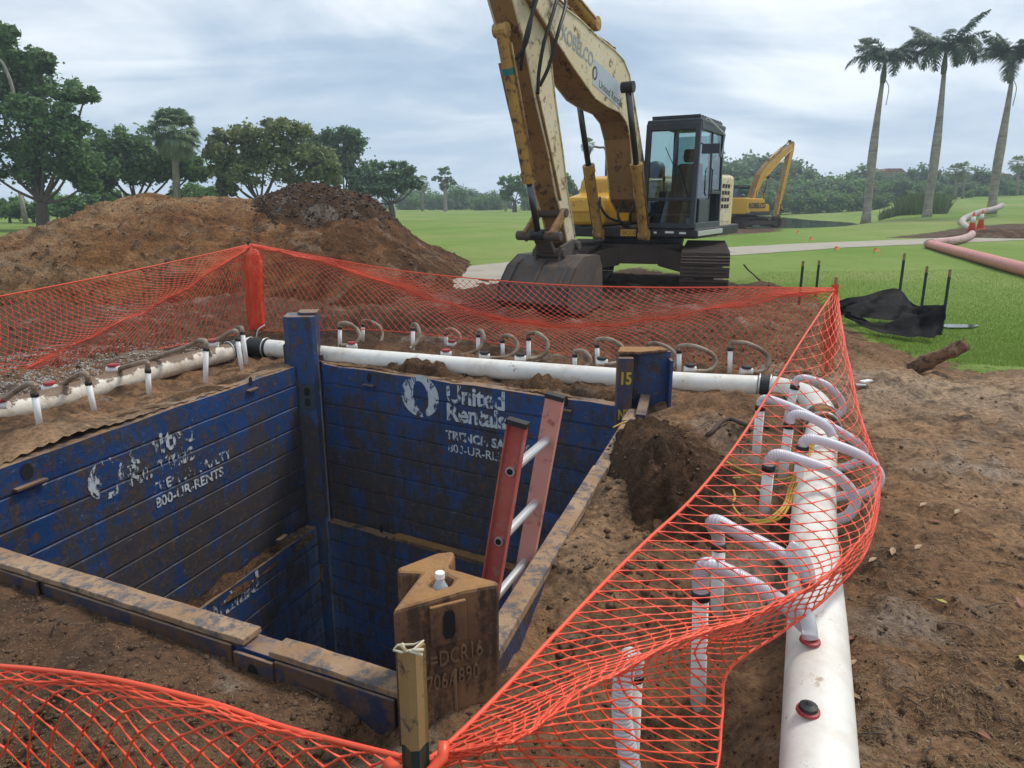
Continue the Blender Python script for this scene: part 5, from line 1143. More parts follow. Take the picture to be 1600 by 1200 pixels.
boomB = [(.3, 1.45), (.75, 1.35), (1.0, 2.4), (1.6, 3.3), (2.4, 3.85), (4.2, 5.0), (5.6, 5.75), (5.75, 6.0), (5.5, 6.1), (4.0, 5.45), (2.1, 4.45), (1.2, 3.7), (.6, 2.6), (.2, 1.6)]
stickB = [(5.8, 6.35), (6.0, 6.2), (5.95, 5.6), (5.0, 2.4), (4.45, .75), (4.28, .75), (4.62, 2.4), (5.4, 5.4)]
bkB = [(3.5, .45), (3.65, .62), (4.2, .66), (4.6, .52), (4.9, .30), (4.95, .12), (4.75, .02), (4.3, -.03), (3.7, .0), (3.5, .03)]
spB = dict(paint='yellow_new', tank='yellow_new', boomp='yellow_new', edge='yellow', boom=boomB, stick=stickB, bucket=bkB, bw=.75, hinge=((4.36, .80), (4.65, .70)),
           link=((4.7, 1.6), (4.95, 1.2), (4.65, .72)), back=[(.7, 2.75), (1.2, 3.7), (2.1, 4.45), (4.0, 5.45)],
           cyl=[('boom_cylinder', (1.0, 1.0), (2.0, 3.6), .55, .09, (-.42, .42)), ('arm_cylinder', (2.6, 4.9), (5.5, 6.35), .6, .09, (0,)), ('bucket_cylinder', (5.9, 4.9), (5.0, 1.3), .65, .07, (0,))])
pb = G(1176, 357); RZB = R(42)
exb, boB, cwB, cabB = excavator('distant bright yellow excavator with raised boom at the edge of the pond', (pb.x, pb.y + 1.5, hz_at(pb.x, pb.y)), RZB, R(-8), spB)
exb.scale = (.86, .86, .86)
fr = frame((-.6, -1.318, 1.42), Vector((1, 0, 0))); lettering('maker_lettering', 'KOBELCO', .5, frame((-2.0, -1.345, 1.42), Vector((1, 0, 0))), 'decal_dark', exb, extrude=.004, bold=.015)

# ---------------------------------------------------------------- spoil mound and gravel heap
def heap(name, label, cat, crest, Yr, yf, yb, m, seed, step=.11, rough=.30, pw=.75, zbase=None, pad=.4):
    """mound whose crest line follows the photo's outline at distance Yr, falling to the ground in front and behind"""
    cw = [A(x, y, Yr) for x, y in crest]; cx = np.array([p.x for p in cw]); cz = np.array([p.z for p in cw])
    gx = np.arange(cx[0] - pad, cx[-1] + pad, step); gy = np.arange(Yr - yf * 1.12, Yr + yb * 1.12, step); X_, Y_ = np.meshgrid(gx, gy)
    base = (H(X_, Y_) if zbase is None else np.full(X_.shape, zbase)) - .10
    hc = np.interp(X_, cx, cz, left=-.3, right=-.3); ridge = Yr + .5 * fbm(X_ + seed, Y_ * 0, .4, 3) * min(1, yf)
    u = np.where(Y_ < ridge, (ridge - Y_) / yf, (Y_ - ridge) / yb); u = u + .30 * fbm(X_ + seed, Y_, .5 / max(.3, yf / 5), 4) * sstep(.02, .3, u)
    pr = np.clip(1 - np.clip(u, 0, 1.2), 0, 1) ** pw; amp = np.clip(hc, .05, 2) ** .5 * rough * np.clip(pr * 4, 0, 1) * np.clip(u * 3 + .26, 0, 1)
    f = 1.0 / max(.25, yf / 5)
    rg = np.abs(fbm(X_ + seed, Y_ * .7, 1.3 * f, 4)) * 3.2 - .5
    Z_ = base + np.maximum(hc - base, 0) * pr + amp * (1.1 * fbm(X_ + seed, Y_ + 3, 1.0 * f, 5, .6) - .55 * rg * sstep(.1, .3, u) + .5 * fbm(X_, Y_ + seed, 4.5 * f, 4, .65) + .22 * fbm(X_, Y_ + seed, 13 * f, 3, .65))
    ny, nx = X_.shape; id_ = np.arange(nx * ny).reshape(ny, nx); Fq = np.stack([id_[:-1, :-1], id_[:-1, 1:], id_[1:, 1:], id_[1:, :-1]], -1).reshape(-1, 4)
    ctr = (X_.ravel()[Fq].mean(1), Y_.ravel()[Fq].mean(1)); Fq = Fq[~inside(ctr[0], ctr[1], pit_out)]
    o = (float(cx.mean()), Yr, 0.0); o_ = link(name, npmesh(name, np.stack([X_ - o[0], Y_ - o[1], Z_], -1).reshape(-1, 3), Fq), m, smooth=True); o_.location = o
    return tag(o_, label, cat)
heap('soil_mound', 'big brown and tan mound of excavated soil behind the orange net on the left', 'soil mound',
     [(-420, 470), (-260, 445), (-120, 428), (0, 402), (60, 378), (110, 348), (160, 326), (200, 309), (235, 303), (275, 309), (330, 307), (400, 313), (450, 330), (500, 335), (560, 330), (600, 335), (622, 352), (650, 374), (690, 398), (730, 424), (760, 440)], 16.8, 5.4, 4.5, 'mound', 3, .055, .40, .62)
heap('gravel_heap', 'dark brown heap of gravelly soil on top of the big soil mound', 'gravel heap',
     [(372, 345), (392, 318), (405, 307), (425, 300), (450, 291), (487, 283), (515, 290), (545, 297), (575, 303), (595, 318), (612, 340), (622, 362)], 16.9, 2.0, 2.0, 'gravel_soil', 9, .05, .16, .85, zbase=.95, pad=.03)
pq = A(1050, 700, 4.05)
heap('dirt_heap', 'dark loose dirt heap slumped beside the right edge of the pit inside the net', 'dirt heap', [(925, 790), (945, 752), (962, 722), (978, 694), (994, 674), (1012, 662), (1040, 668), (1064, 684), (1085, 704), (1115, 716), (1150, 742), (1195, 775)], G(1030, 742).y, .95, 1.05, 'soil_dark', 5, .02, .40, .9, pad=.2)
heap('dirt_heap', 'low dark dirt heap with a twig on the lawn right of the big excavator tracks', 'dirt heap', [(1140, 452), (1165, 442), (1185, 437), (1205, 441), (1230, 453)], 12.6, .6, .5, 'soil_dark', 8, .04, .2, .8, pad=.1)
heap('dirt_heap', 'long low dark dirt heap on the far lawn beside the pink hose', 'dirt heap', [(1500, 366), (1530, 359), (1560, 356), (1600, 358), (1650, 362), (1690, 368)], 33, 1.4, 1.4, 'soil_dark', 12, .2, .3, .8)

# ---------------------------------------------------------------- trees
def leaves(centers, radii, n, size, flat=.75, seed=0, tones=None, droop=0.0):
    """n leaf-shaped quads scattered in clumps: returns verts, faces, tone"""
    r = np.random.default_rng(seed); k = r.integers(0, len(centers), n); c = np.asarray(centers)[k]; rad = np.asarray(radii)[k]
    P = c + r.normal(0, .48, (n, 3)) * rad[:, None] * np.array([1, 1, flat]); d = r.normal(0, 1, (n, 3)); d[:, 2] = d[:, 2] * .6 - droop; d /= np.linalg.norm(d, axis=1, keepdims=True)
    s_ = np.cross(d, r.normal(0, 1, (n, 3))); s_ /= np.linalg.norm(s_, axis=1, keepdims=True) + 1e-9; L = size * r.uniform(.6, 1.35, (n, 1))
    V = np.stack([P - d * L * .5, P + s_ * L * .34, P + d * L * .5, P - s_ * L * .34], 1).reshape(-1, 3); F_ = np.arange(4 * n).reshape(n, 4)
    tn = np.clip((tones[k] if tones is not None else .5) + r.normal(0, .17, n), 0, 1); return V, F_, np.repeat(tn, 4)
def tree(name, label, cat, bpx, D, ell, leafm_, n, lsize, trunk_r, bark='bark', group=None, seed=1, sub=16, fork=.45, lean=0.0, crad=.40):
    """crown ellipses given in photo pixels at distance D; trunk and limbs lead to them"""
    B = A(bpx[0], bpx[1], D); B.z = min(B.z, hz_at(B.x, D)) ; r = np.random.default_rng(seed); k = D / FPX
    t_ = thing(name, label, cat, B, 0, group); cs, rs, tn = [], [], []; ec = []
    for (x, y, rx, ry) in ell:
        c = A(x, y, D); c.y += float(r.uniform(-.5, .5)) * rx * k * 1.0; c = c - B; ec.append((c, rx * k, ry * k))
        for q in range(sub):
            v = r.normal(0, 1, 3); v /= np.linalg.norm(v); v *= r.uniform(.35, 1.0) ** .6
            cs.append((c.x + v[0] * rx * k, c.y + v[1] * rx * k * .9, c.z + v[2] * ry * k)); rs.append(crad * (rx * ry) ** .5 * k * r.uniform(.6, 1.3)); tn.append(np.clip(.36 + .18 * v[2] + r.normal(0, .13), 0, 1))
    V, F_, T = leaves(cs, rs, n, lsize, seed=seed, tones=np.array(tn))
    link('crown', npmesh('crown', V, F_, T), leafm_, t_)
    top = sum((c for c, *_ in ec), Vector()) / len(ec); fk = Vector((top.x * .35 + lean, top.y * .3, top.z * fork))
    mb = MB(); mb.tube(smooth_path([Vector((0, 0, -.3)), Vector((fk.x * .4, fk.y * .4, fk.z * .5)), fk], 4), [trunk_r * (1.35 - .5 * i / 8) for i in range(9)], 9); mb.build('trunk', bark, t_, smooth=True)
    for c, rx, rz_ in ec:
        mid = fk.lerp(c, .5) + Vector((0, 0, -.12 * (c - fk).length)); mb = MB(); pts = smooth_path([fk, mid, c, c + Vector((r.uniform(-.5, .5) * rx, 0, rz_ * .5))], 4)
        mb.tube(pts, [max(.03, trunk_r * .34 * (1 - i / len(pts))) for i in range(len(pts))], 6); mb.build('limb', bark, t_, smooth=True)
    return t_
tree('fig_tree', 'huge dark spreading tree at the far left with a pale bare branch', 'tree', (68, 356), 42, [(5, 55, 28, 20), (18, 92, 40, 26), (62, 97, 20, 15), (-25, 120, 50, 40), (38, 140, 48, 26), (108, 143, 36, 13), (132, 152, 18, 7), (80, 175, 50, 22), (18, 205, 66, 36), (108, 214, 44, 26), (-50, 220, 60, 60), (30, 262, 46, 24), (118, 256, 34, 20), (82, 235, 50, 25), (-60, 150, 50, 50), (138, 285, 20, 14)], 'leaf_dark', 42000, .25, .30, seed=3, sub=22, fork=.24)
mb = MB(); D_ = 40.5; mb.tube(smooth_path([A(-5, 175, D_), A(18, 158, D_), A(21, 145, D_), A(12, 115, D_), A(2, 96, D_), A(-10, 90, D_)], 5), [.12, .115, .11, .11, .11, .11, .10, .10, .1, .1, .095, .09, .09, .09, .085, .08, .08, .075, .07, .07, .06, .06, .05, .05, .04, .03][:26], 6); mb.tube(smooth_path([A(21, 153, D_), A(36, 150, D_), A(44, 144, D_)], 4), [.08, .07, .07, .06, .06, .05, .04, .03, .02][:9], 6)
ft = [o for o in C.objects if o.name == 'fig_tree'][0]; mb.build('bare_branch', 'bark_pale', ft, smooth=True, world=True)
tree('shade_tree', 'broad round dark green tree right behind the left soil mound beside the fan palm', 'tree', (212, 330), 50, [(190, 222, 52, 22), (158, 240, 40, 24), (240, 232, 46, 24), (282, 258, 36, 20), (205, 262, 60, 22), (300, 270, 22, 12), (152, 284, 28, 16), (170, 262, 40, 22), (250, 262, 40, 18), (130, 262, 30, 25)], 'leaf_dark', 28000, .26, .30, seed=5, sub=18, fork=.38)
tree('almond_tree', 'broad olive green tree with tiered branches behind the gravel heap', 'tree', (405, 330), 47, [(370, 238, 42, 20), (418, 222, 50, 22), (448, 206, 36, 16), (348, 213, 18, 10), (332, 240, 14, 10), (472, 250, 48, 20), (400, 272, 62, 16), (350, 292, 16, 14), (482, 280, 40, 14), (504, 262, 30, 14), (440, 244, 46, 18), (380, 255, 30, 12), (345, 262, 24, 12)], 'leaf_olive', 25000, .27, .26, seed=8, sub=15, fork=.35)
tree('oak_tree', 'grey green rounded tree standing close behind the olive tree', 'tree', (545, 340), 62, [(530, 226, 32, 26), (508, 240, 26, 24), (547, 213, 16, 14), (558, 262, 26, 22), (490, 225, 16, 18), (520, 270, 36, 22), (566, 290, 26, 18), (480, 212, 10, 8)], 'leaf_far', 18000, .30, .28, seed=13, sub=14, fork=.35)
tree('oak_tree', 'open branched grey green tree on the fairway right of the gravel heap', 'tree', (613, 338), 60, [(596, 268, 34, 15), (630, 270, 22, 14), (640, 285, 14, 10), (585, 287, 26, 16), (612, 292, 26, 14), (572, 272, 18, 14), (565, 300, 22, 14), (650, 288, 9, 7)], 'leaf_far', 13000, .29, .26, seed=17, sub=12, fork=.42)
tree('pine_tree', 'slim solitary pine tree on the far fairway left of the excavator', 'tree', (696, 336), 120, [(695, 268, 10, 6), (688, 280, 12, 6), (702, 282, 11, 6), (694, 292, 9, 4)], 'leaf_far', 700, .55, .28, bark='bark_pale', seed=19, sub=6, fork=.8)
tree('shade_tree', 'bushy green tree just left of the big excavator stick', 'tree', (804, 330), 110, [(795, 288, 14, 12), (812, 285, 14, 14), (822, 300, 12, 10), (790, 304, 10, 8)], 'leaf_mid', 3500, .45, .3, seed=23, sub=10)
tree('shade_tree', 'bushy green tree seen between the stick and the boom cylinder', 'tree', (890, 334), 100, [(884, 286, 12, 12), (898, 292, 12, 12), (886, 305, 14, 10), (870, 296, 10, 9)], 'leaf_mid', 3000, .42, .3, seed=25, sub=10)
for i, (x, y, rx, ry, lab) in enumerate([(15, 322, 26, 18, 'bright green bush at the left edge below the huge tree'), (52, 325, 24, 14, 'green bush behind the trunk of the huge tree'), (98, 322, 34, 18, 'wide green bush left of the soil mound'), (140, 318, 26, 18, 'green bush touching the left slope of the soil mound'), (185, 312, 30, 14, 'green bush under the round dark green tree'), (300, 302, 36, 14, 'low green bush behind the mound right of the fan palm')]):
    tree('bush', lab, 'bush', (x, 343 if i < 3 else 335), 58, [(x, y, rx, ry), (x + rx * .5, y + 4, rx * .6, ry * .8), (x - rx * .5, y + 3, rx * .6, ry * .8)], 'leaf_mid', 3200, .28, .1, group='bushes behind the soil mound', seed=30 + i, sub=12, fork=.3)
# pale leaning trunk at far left
mb = MB(); b0_ = A(40, 345, 55); mb.tube([b0_ - Vector((0, 0, .3)), A(36, 325, 55), A(31, 300, 55)], [.2, .17, .14], 8); o = mb.build('tree_stem', 'bark_pale', smooth=True); tag(o, 'pale leaning bare tree stem left of the huge tree trunk', 'tree stem')

# far trees: three prototypes, copied
def proto(seed, leafm_, n, lsize, shape):
    t_ = thing('far_tree', None, None); r = np.random.default_rng(seed); cs, rs, tn = [], [], []
    for (x, z, rx, rz_) in shape:
        for q in range(12):
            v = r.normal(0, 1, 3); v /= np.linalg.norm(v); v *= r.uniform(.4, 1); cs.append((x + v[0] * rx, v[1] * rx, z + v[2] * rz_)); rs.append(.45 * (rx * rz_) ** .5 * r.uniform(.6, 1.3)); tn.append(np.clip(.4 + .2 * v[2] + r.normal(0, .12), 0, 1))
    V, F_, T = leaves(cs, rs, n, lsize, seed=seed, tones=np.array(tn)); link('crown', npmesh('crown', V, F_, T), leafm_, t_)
    mb = MB(); mb.tube([(0, 0, -.3), (.05, 0, 2.0), (0, 0, 4.5)], [.22, .18, .1], 6); mb.build('trunk', 'bark', t_, smooth=True); return t_
P0 = proto(101, 'leaf_far', 2600, .62, [(0, 5.2, 3.0, 2.2), (1.6, 4.4, 2.2, 1.8), (-1.8, 4.2, 2.2, 1.8), (.3, 3.0, 3.2, 1.6), (0, 1.5, 2.6, 1.3)])
P1 = proto(102, 'leaf_far', 2400, .62, [(0, 6.4, 2.2, 2.0), (-1.2, 5.0, 2.2, 1.6), (1.5, 5.2, 1.9, 1.6), (.2, 3.6, 2.6, 1.6), (-.3, 1.8, 2.4, 1.6)])
P2 = proto(103, 'leaf_mid', 2200, .60, [(0, 3.6, 3.2, 1.7), (1.8, 2.6, 2.4, 1.5), (-1.9, 2.7, 2.4, 1.5), (0, 1.3, 3.2, 1.2)])
used = set()
def far_tree(px, top, base, D, pi, label, group, hgt):
    p = (P0, P1, P2)[pi]; o = p
    if p.name in used:
        o = p.copy(); C.objects.link(o)
        for ch in p.children: c = ch.copy(); C.objects.link(c); c.parent = o
    used.add(p.name)
    g = A(px, base, D); gz = hz_at(g.x, D); o.location = (g.x, D, gz - .2); zt = A(px, top, D).z; s = max(.25, (zt - gz) / hgt); o.scale = (s * float(rng.uniform(.95, 1.3)), s, s); o.rotation_euler = (0, 0, float(rng.uniform(0, 6.28)))
    tag(o, label, 'tree', group)
HG = (7.4, 8.4, 5.3)
LG = 'far trees along the end of the fairway'
for i, (x, tp) in enumerate([(560, 300), (585, 306), (648, 288), (662, 300), (676, 306), (712, 286), (726, 288), (740, 300), (752, 303), (765, 296), (778, 300), (836, 296), (852, 300), (912, 300), (930, 304), (940, 298), (625, 300), (690, 304), (705, 302), (635, 296), (643, 302), (656, 296), (668, 305), (684, 298), (698, 306), (719, 298), (733, 302), (746, 296), (758, 308), (771, 304), (786, 300), (798, 305), (826, 300), (845, 304), (603, 302)]):
    far_tree(x, tp, 328, 150 + (i % 4) * 9, i % 3, 'small far tree in the line at the end of the fairway', LG, HG[i % 3])
RG = 'trees of the dense belt beyond the pond'
tops = [(1128, 240), (1150, 244), (1172, 236), (1196, 235), (1215, 240), (1235, 242), (1258, 262), (1280, 268), (1302, 272), (1322, 266), (1345, 256), (1368, 262), (1392, 266), (1415, 258), (1440, 254), (1462, 262), (1486, 266), (1508, 262), (1532, 258), (1556, 266), (1580, 264), (1604, 246), (1626, 240), (1650, 250)]
for i, (x, tp) in enumerate(tops):
    far_tree(x + rng.uniform(-4, 4), tp, 312, 128 + (i % 3) * 7, i % 2, 'dark green tree in the dense belt of trees beyond the pond on the right', RG, HG[i % 2])
for i in range(34):
    x = 1125 + i * 16 + rng.uniform(-5, 5); far_tree(x, 280 + rng.uniform(-6, 8), 312, 116 + (i % 3) * 3, 2 if i % 3 else 0, 'dark green tree in the dense belt of trees beyond the pond on the right', RG, HG[2 if i % 3 else 0])
for i in range(12):
    x = 1130 + i * 42 + rng.uniform(-8, 8); far_tree(x, 297 + rng.uniform(-3, 4), 314, 108, 2, 'low light green shrub at the foot of the tree belt', 'shrubs at the foot of the tree belt', HG[2])

# ---------------------------------------------------------------- palms
def frond_mesh(L, droop, seed, nl=58, lw=.085, ll=1.05):
    r = np.random.default_rng(seed); V, F_, T = [], [], []
    pts = [];
    for i in range(24): u = i / 23; a = .95 - droop * u ** 1.15; pts.append((L * u if not pts else pts[-1][0] + L / 23 * math.cos(a), 0 if not pts else pts[-1][1] + L / 23 * math.sin(a)))
    pts[0] = (0, 0); q = [Vector((p[0], 0, p[1])) for p in pts]
    for side in (-1, 1):
        for k in range(nl):
            u = .12 + .88 * k / (nl - 1); f = u * 23; i = min(22, int(f)); p = q[i].lerp(q[i + 1], f - i); tg = (q[i + 1] - q[i]).normalized()
            l = ll * math.sin(math.pi * (.18 + .78 * u)) ** .7 * r.uniform(.85, 1.1); d = (Vector((0, side, 0)) * .8 + tg * .55 + Vector((0, 0, r.uniform(-.55, .25)))).normalized(); w_ = tg * lw
            m_ = p + d * l * .55; e = p + d * l + Vector((0, 0, -.30 * l)); b = len(V); V += [tuple(p - w_ * .5), tuple(p + w_ * .5), tuple(m_ + w_ * .55), tuple(m_ - w_ * .55), tuple(e + w_ * .1), tuple(e - w_ * .1)]
            F_ += [(b, b + 1, b + 2, b + 3), (b + 3, b + 2, b + 4, b + 5)]; T += [float(np.clip(r.normal(.42, .18), 0, 1))] * 6
    for i in range(23):
        b = len(V); w_ = .05 * (1 - i / 26); V += [tuple(q[i] + Vector((0, w_, 0))), tuple(q[i] - Vector((0, w_, 0))), tuple(q[i + 1] - Vector((0, w_, 0))), tuple(q[i + 1] + Vector((0, w_, 0)))]; F_.append((b, b + 1, b + 2, b + 3)); T += [.6] * 4
    return npmesh('frond', V, F_, T)
FM = [frond_mesh(4.2, d, 200 + i) for i, d in enumerate((.9, 1.5, 2.1, 2.7, .5))]
def royal_palm(label, base, topx, D, r, seed, scale=1.0):
    B = A(*base, D); T_ = A(*topx, D); B.z = hz_at(B.x, D) if abs(hz_at(B.x, D) - B.z) < .0 else B.z
    t_ = thing('royal_palm', label, 'palm tree', B, 0, 'royal palms'); d = T_ - B; N = 18; pts, rr = [], []
    for i in range(N + 1):
        u = i / N; pts.append(d * u + Vector((.10 * math.sin(u * 3 + seed), 0, 0)) * min(1, u * 4) * 1.0); rr.append(r * (1.35 - .45 * min(1, u / .08) + .18 * math.exp(-((u - .42) / .24) ** 2) - .42 * max(0, u - .55) / .45))
    pts[0] = pts[0] - Vector((0, 0, .4)); mb = MB(); mb.tube(pts, rr, 14); mb.build('trunk', 'royal', t_, smooth=True)
    dn = d.normalized(); mb = MB(); mb.tube([d, d + dn * .5, d + dn * 1.5], [r * .62, r * .72, r * .35], 12); mb.build('crownshaft', 'shaft', t_, smooth=True)
    rg = np.random.default_rng(seed); n = 23
    for k in range(n):
        o = link('frond', FM[4] if k < 2 else FM[int(rg.integers(0, 4))], 'frond', t_); o.location = d + dn * 1.35; s = scale * rg.uniform(.85, 1.1); o.scale = (s, s, s); o.rotation_euler = (rg.uniform(-.25, .25), rg.uniform(-.35, .15), k * 2.39996 + rg.uniform(-.2, .2))
    if seed != 6: mb = MB(); mb.tube(smooth_path([d + dn * .2 + Vector((r * .6, -.1, 0)), d + dn * .1 + Vector((r * 1.4, -.2, -.5)), d + Vector((r * 1.2, -.2, -1.6))], 4), [.03] * 9, 5); mb.build('hanging_spathe', 'bark_pale', t_, smooth=True); return t_
royal_palm('tall grey-trunked royal palm standing at the pond edge, leftmost of the three', (1353, 344), (1379, 130), 58, .31, 3, .76)
royal_palm('tall royal palm with the thickest upright crown, standing between the two others', (1448, 340), (1474, 116), 56, .30, 6, .78)
royal_palm('tall royal palm at the right edge with a dead spike on its crown', (1550, 326), (1578, 130), 56, .30, 11, .76)
def fan_palm(label, base, topx, D, rad, n, group=None, seed=0):
    B = A(*base, D); T_ = A(*topx, D) - B; t_ = thing('fan_palm', label, 'palm tree', B, 0, group); rg = np.random.default_rng(seed)
    mb = MB(); mb.tube([Vector((0, 0, -.5)), T_ * .5, T_], [.25 * rad, .2 * rad, .18 * rad], 10); mb.build('trunk', 'bark_pale', t_, smooth=True)
    V, F_, T = [], [], []
    for k in range(n):
        a = k * 2.39996; el = 1.35 - 2.5 * (k / n) ** .9 + rg.uniform(-.15, .15); d = Vector((math.cos(a) * math.cos(el), math.sin(a) * math.cos(el), math.sin(el))); L = rad * rg.uniform(.75, 1.0); c = T_ + d * L; up = Vector((0, 0, 1)); s_ = d.cross(up).normalized() if abs(d.z) < .99 else Vector((1, 0, 0)); w_ = s_.cross(d)
        for j in range(17):
            an = -1.5 + 3.0 * j / 16; dd = (d * math.cos(an) + s_ * math.sin(an)).normalized(); l = rad * .72 * rg.uniform(.85, 1.1); e = c + dd * l + Vector((0, 0, -.40 * l)); m_ = c + dd * l * .6; b = len(V); wv = dd.cross(w_).normalized() * .05 * rad
            V += [tuple(c), tuple(m_ + wv), tuple(e), tuple(m_ - wv)]; F_.append((b, b + 1, b + 2, b + 3)); T += [float(np.clip(rg.normal(.5 - .0 * k, .2) + (.25 if k > n * .8 else 0), 0, 1))] * 4
        b = len(V); V += [tuple(T_), tuple(T_ + s_ * .03), tuple(c + s_ * .02), tuple(c)]; F_.append((b, b + 1, b + 2, b + 3)); T += [.7] * 4
    link('crown', npmesh('crown', V, F_, T), 'fan_frond', t_); return t_
fan_palm('single fan palm with a shaggy round crown behind the left part of the mound', (277, 330), (272, 205), 46, 1.05, 110, seed=2)
fan_palm('tiny far fan palm seen between the boom and the stick', (918, 330), (918, 226), 120, .85, 40, seed=4)
for i, (x, tp) in enumerate([(660, 285), (790, 300), (1493, 268), (1505, 266), (1590, 255)]):
    fan_palm(['thin pale far fan palm right of the open branched tree', 'tiny far fan palm beside the bushy green tree', 'small fan palm in front of the tree belt between two tall palms', 'slightly taller fan palm in front of the tree belt, next to another', 'small fan palm at the right edge in front of the tree belt'][i], (x, 329 if i < 2 else 309), (x, tp), 125 if i < 2 else 105, .9, 30, 'small far fan palms', seed=40 + i)

# houses glimpsed among the far trees
def house(label, px, py, D, w_, h_):
    B = A(px, py, D); t_ = thing('house', label, 'house', B); mb = MB(); mb.box((0, 0, h_ / 2), (w_, 6, h_)); wl_ = mb.build('wall', mat('cream_stucco', (.55, .42, .36), .8), t_)
    mb = MB(); mb.prism([(-w_ / 2 - .4, h_), (w_ / 2 + .4, h_), (w_ / 4, h_ + 1.3), (-w_ / 4, h_ + 1.3)], -3.4, 3.4, 'y'); mb.build('roof', mat('clay_roof', (.30, .13, .09), .8), t_)
    for x in (-w_ / 4, w_ / 4): mb = MB(); mb.box((x, -3.02, h_ * .55), (1.2, .06, 1.2)); mb.build('window', mat('dark_window', (.03, .03, .035), .2), t_)
    return t_
house('house with a reddish roof half hidden by trees behind the leftmost royal palm', 1380, 300, 150, 5.5, 3.2)
house('house with a clay roof and pale wall half hidden between two royal palms', 1543, 300, 150, 7, 2.2)

# reeds on the pond bank
r = np.random.default_rng(5); n = 3400; u = r.random(n); bx = 1375 + 105 * r.random(n) ** .9; pts = np.zeros((n, 3))
for i in range(n):
    D = r.uniform(60, 74); g = A(bx[i], 334, D); pts[i] = (g.x, D, hz_at(g.x, D) - .1)
hh = r.uniform(.5, 1.7, n) ** 1.2 * np.where(bx < 1400, .6, 1) * (1 - .5 * ((bx - 1430) / 60) ** 2 * (r.random(n) < .7)); ax = r.normal(0, .22, (n, 2)); V = np.zeros((n, 4, 3)); wd_ = .06
V[:, 0] = pts + [-wd_, 0, 0]; V[:, 1] = pts + [wd_, 0, 0]; tp = pts + np.concatenate([ax * hh[:, None], hh[:, None]], 1); V[:, 2] = tp + [.02, 0, 0]; V[:, 3] = tp - [.02, 0, 0]
tag(link('reeds', npmesh('reeds', V.reshape(-1, 3), np.arange(4 * n).reshape(n, 4), np.repeat(np.clip(r.normal(.45, .2, n), 0, 1), 4)), 'reed'), kind='stuff')

# ---------------------------------------------------------------- pink pipe, hose and cones
def pt(px, py, dz): p = onG(px, py); return p + Vector((0, 0, dz))
pp0, pp1, pp2 = G(1452, 381, .15), G(1600, 421, .15), G(1900, 500, .15)
t_ = thing('pink_pipe', 'rigid faded pink pipe lying across the lawn at the right', 'pipe', (pp0.x, pp0.y, hz_at(pp0.x, pp0.y))); mb = MB(); mb.tube([pp0, pp1, pp2], .150, 24); mb.build('pipe_body', 'pink_pipe', t_, smooth=True, world=True)
d = (pp1 - pp0).normalized(); mb = MB(); mb.tube([pp0 - d * .12, pp0 + d * .15], .175, 24); mb.build('coupling', 'hose_pale', t_, world=True, bev=.01)
hp_ = [G(1455, 380.5, .15), G(1466, 378.5, .16), G(1485, 377, .16), G(1505, 373, .16), G(1517, 368, .16), G(1519, 365, .16)]
mb = MB(); mb.tube(smooth_path(hp_, 8), .155, 16); tag(mb.build('lay_flat_hose', 'pink_hose', smooth=True), 'dusty pink flexible hose bending from the rigid pipe up to the traffic cones', 'hose')
hp2 = [G(1522, 358, .15), G(1512, 356, .2), G(1504, 349, .25), G(1506, 342, .4), G(1520, 335, .7), G(1530, 331, .8), G(1545, 328.5, .9), G(1558, 325.5, 1.0), G(1566, 321, 1.1)]
hp2 = [Vector((p.x, p.y, hz_at(p.x, p.y) + .12)) if False else p for p in hp2]
hp2w = []
for (x, y, D) in [(1523, 359, 41), (1512, 356, 42.5), (1504, 349, 46), (1506, 342, 49), (1520, 335.5, 51), (1532, 331, 52), (1546, 328, 53), (1558, 325, 54), (1565, 321, 55)]:
    hp2w.append(A(x, y, D))
mb = MB(); mb.tube(smooth_path(hp2w, 8), .20, 14); tag(mb.build('lay_flat_hose', 'hose_pale', smooth=True), 'pale winding hose running uphill behind the traffic cones', 'hose')
def cone(label, px, py, hpx, D):
    B = A(px, py, D); k = hpx * D / FPX; t_ = thing('traffic_cone', label, 'traffic cone', B, 0, 'traffic cones'); mb = MB(); mb.box((0, 0, .02 * k), (.46 * k, .46 * k, .04 * k)); mb.build('base', 'cone', t_, bev=.01)
    prof = [(.185, .04), (.145, .30), (.142, .30), (.095, .62), (.085, .62), (.035, .98), (.03, 1.0)]
    mb = MB(); mb.lathe((0, 0, 0), [(.185 * k, .04 * k), (.04 * k, .98 * k), (.03 * k, k)], 20); mb.build('body', 'cone', t_, smooth=True)
    for z0, z1 in ((.52, .80), ): f = lambda z: (.185 - .145 * (z - .04) / .94 + .006) * k; mb = MB(); mb.lathe((0, 0, 0), [(f(z0), z0 * k), (f(z1), z1 * k)], 20); mb.build('reflective_band', 'reflect', t_, smooth=True)
cone('orange traffic cone with a white band at the end of the pink flexible hose', 1517, 366, 33, 34)
cone('orange traffic cone standing slightly behind the other in front of the dirt heap', 1531, 358, 28, 38)
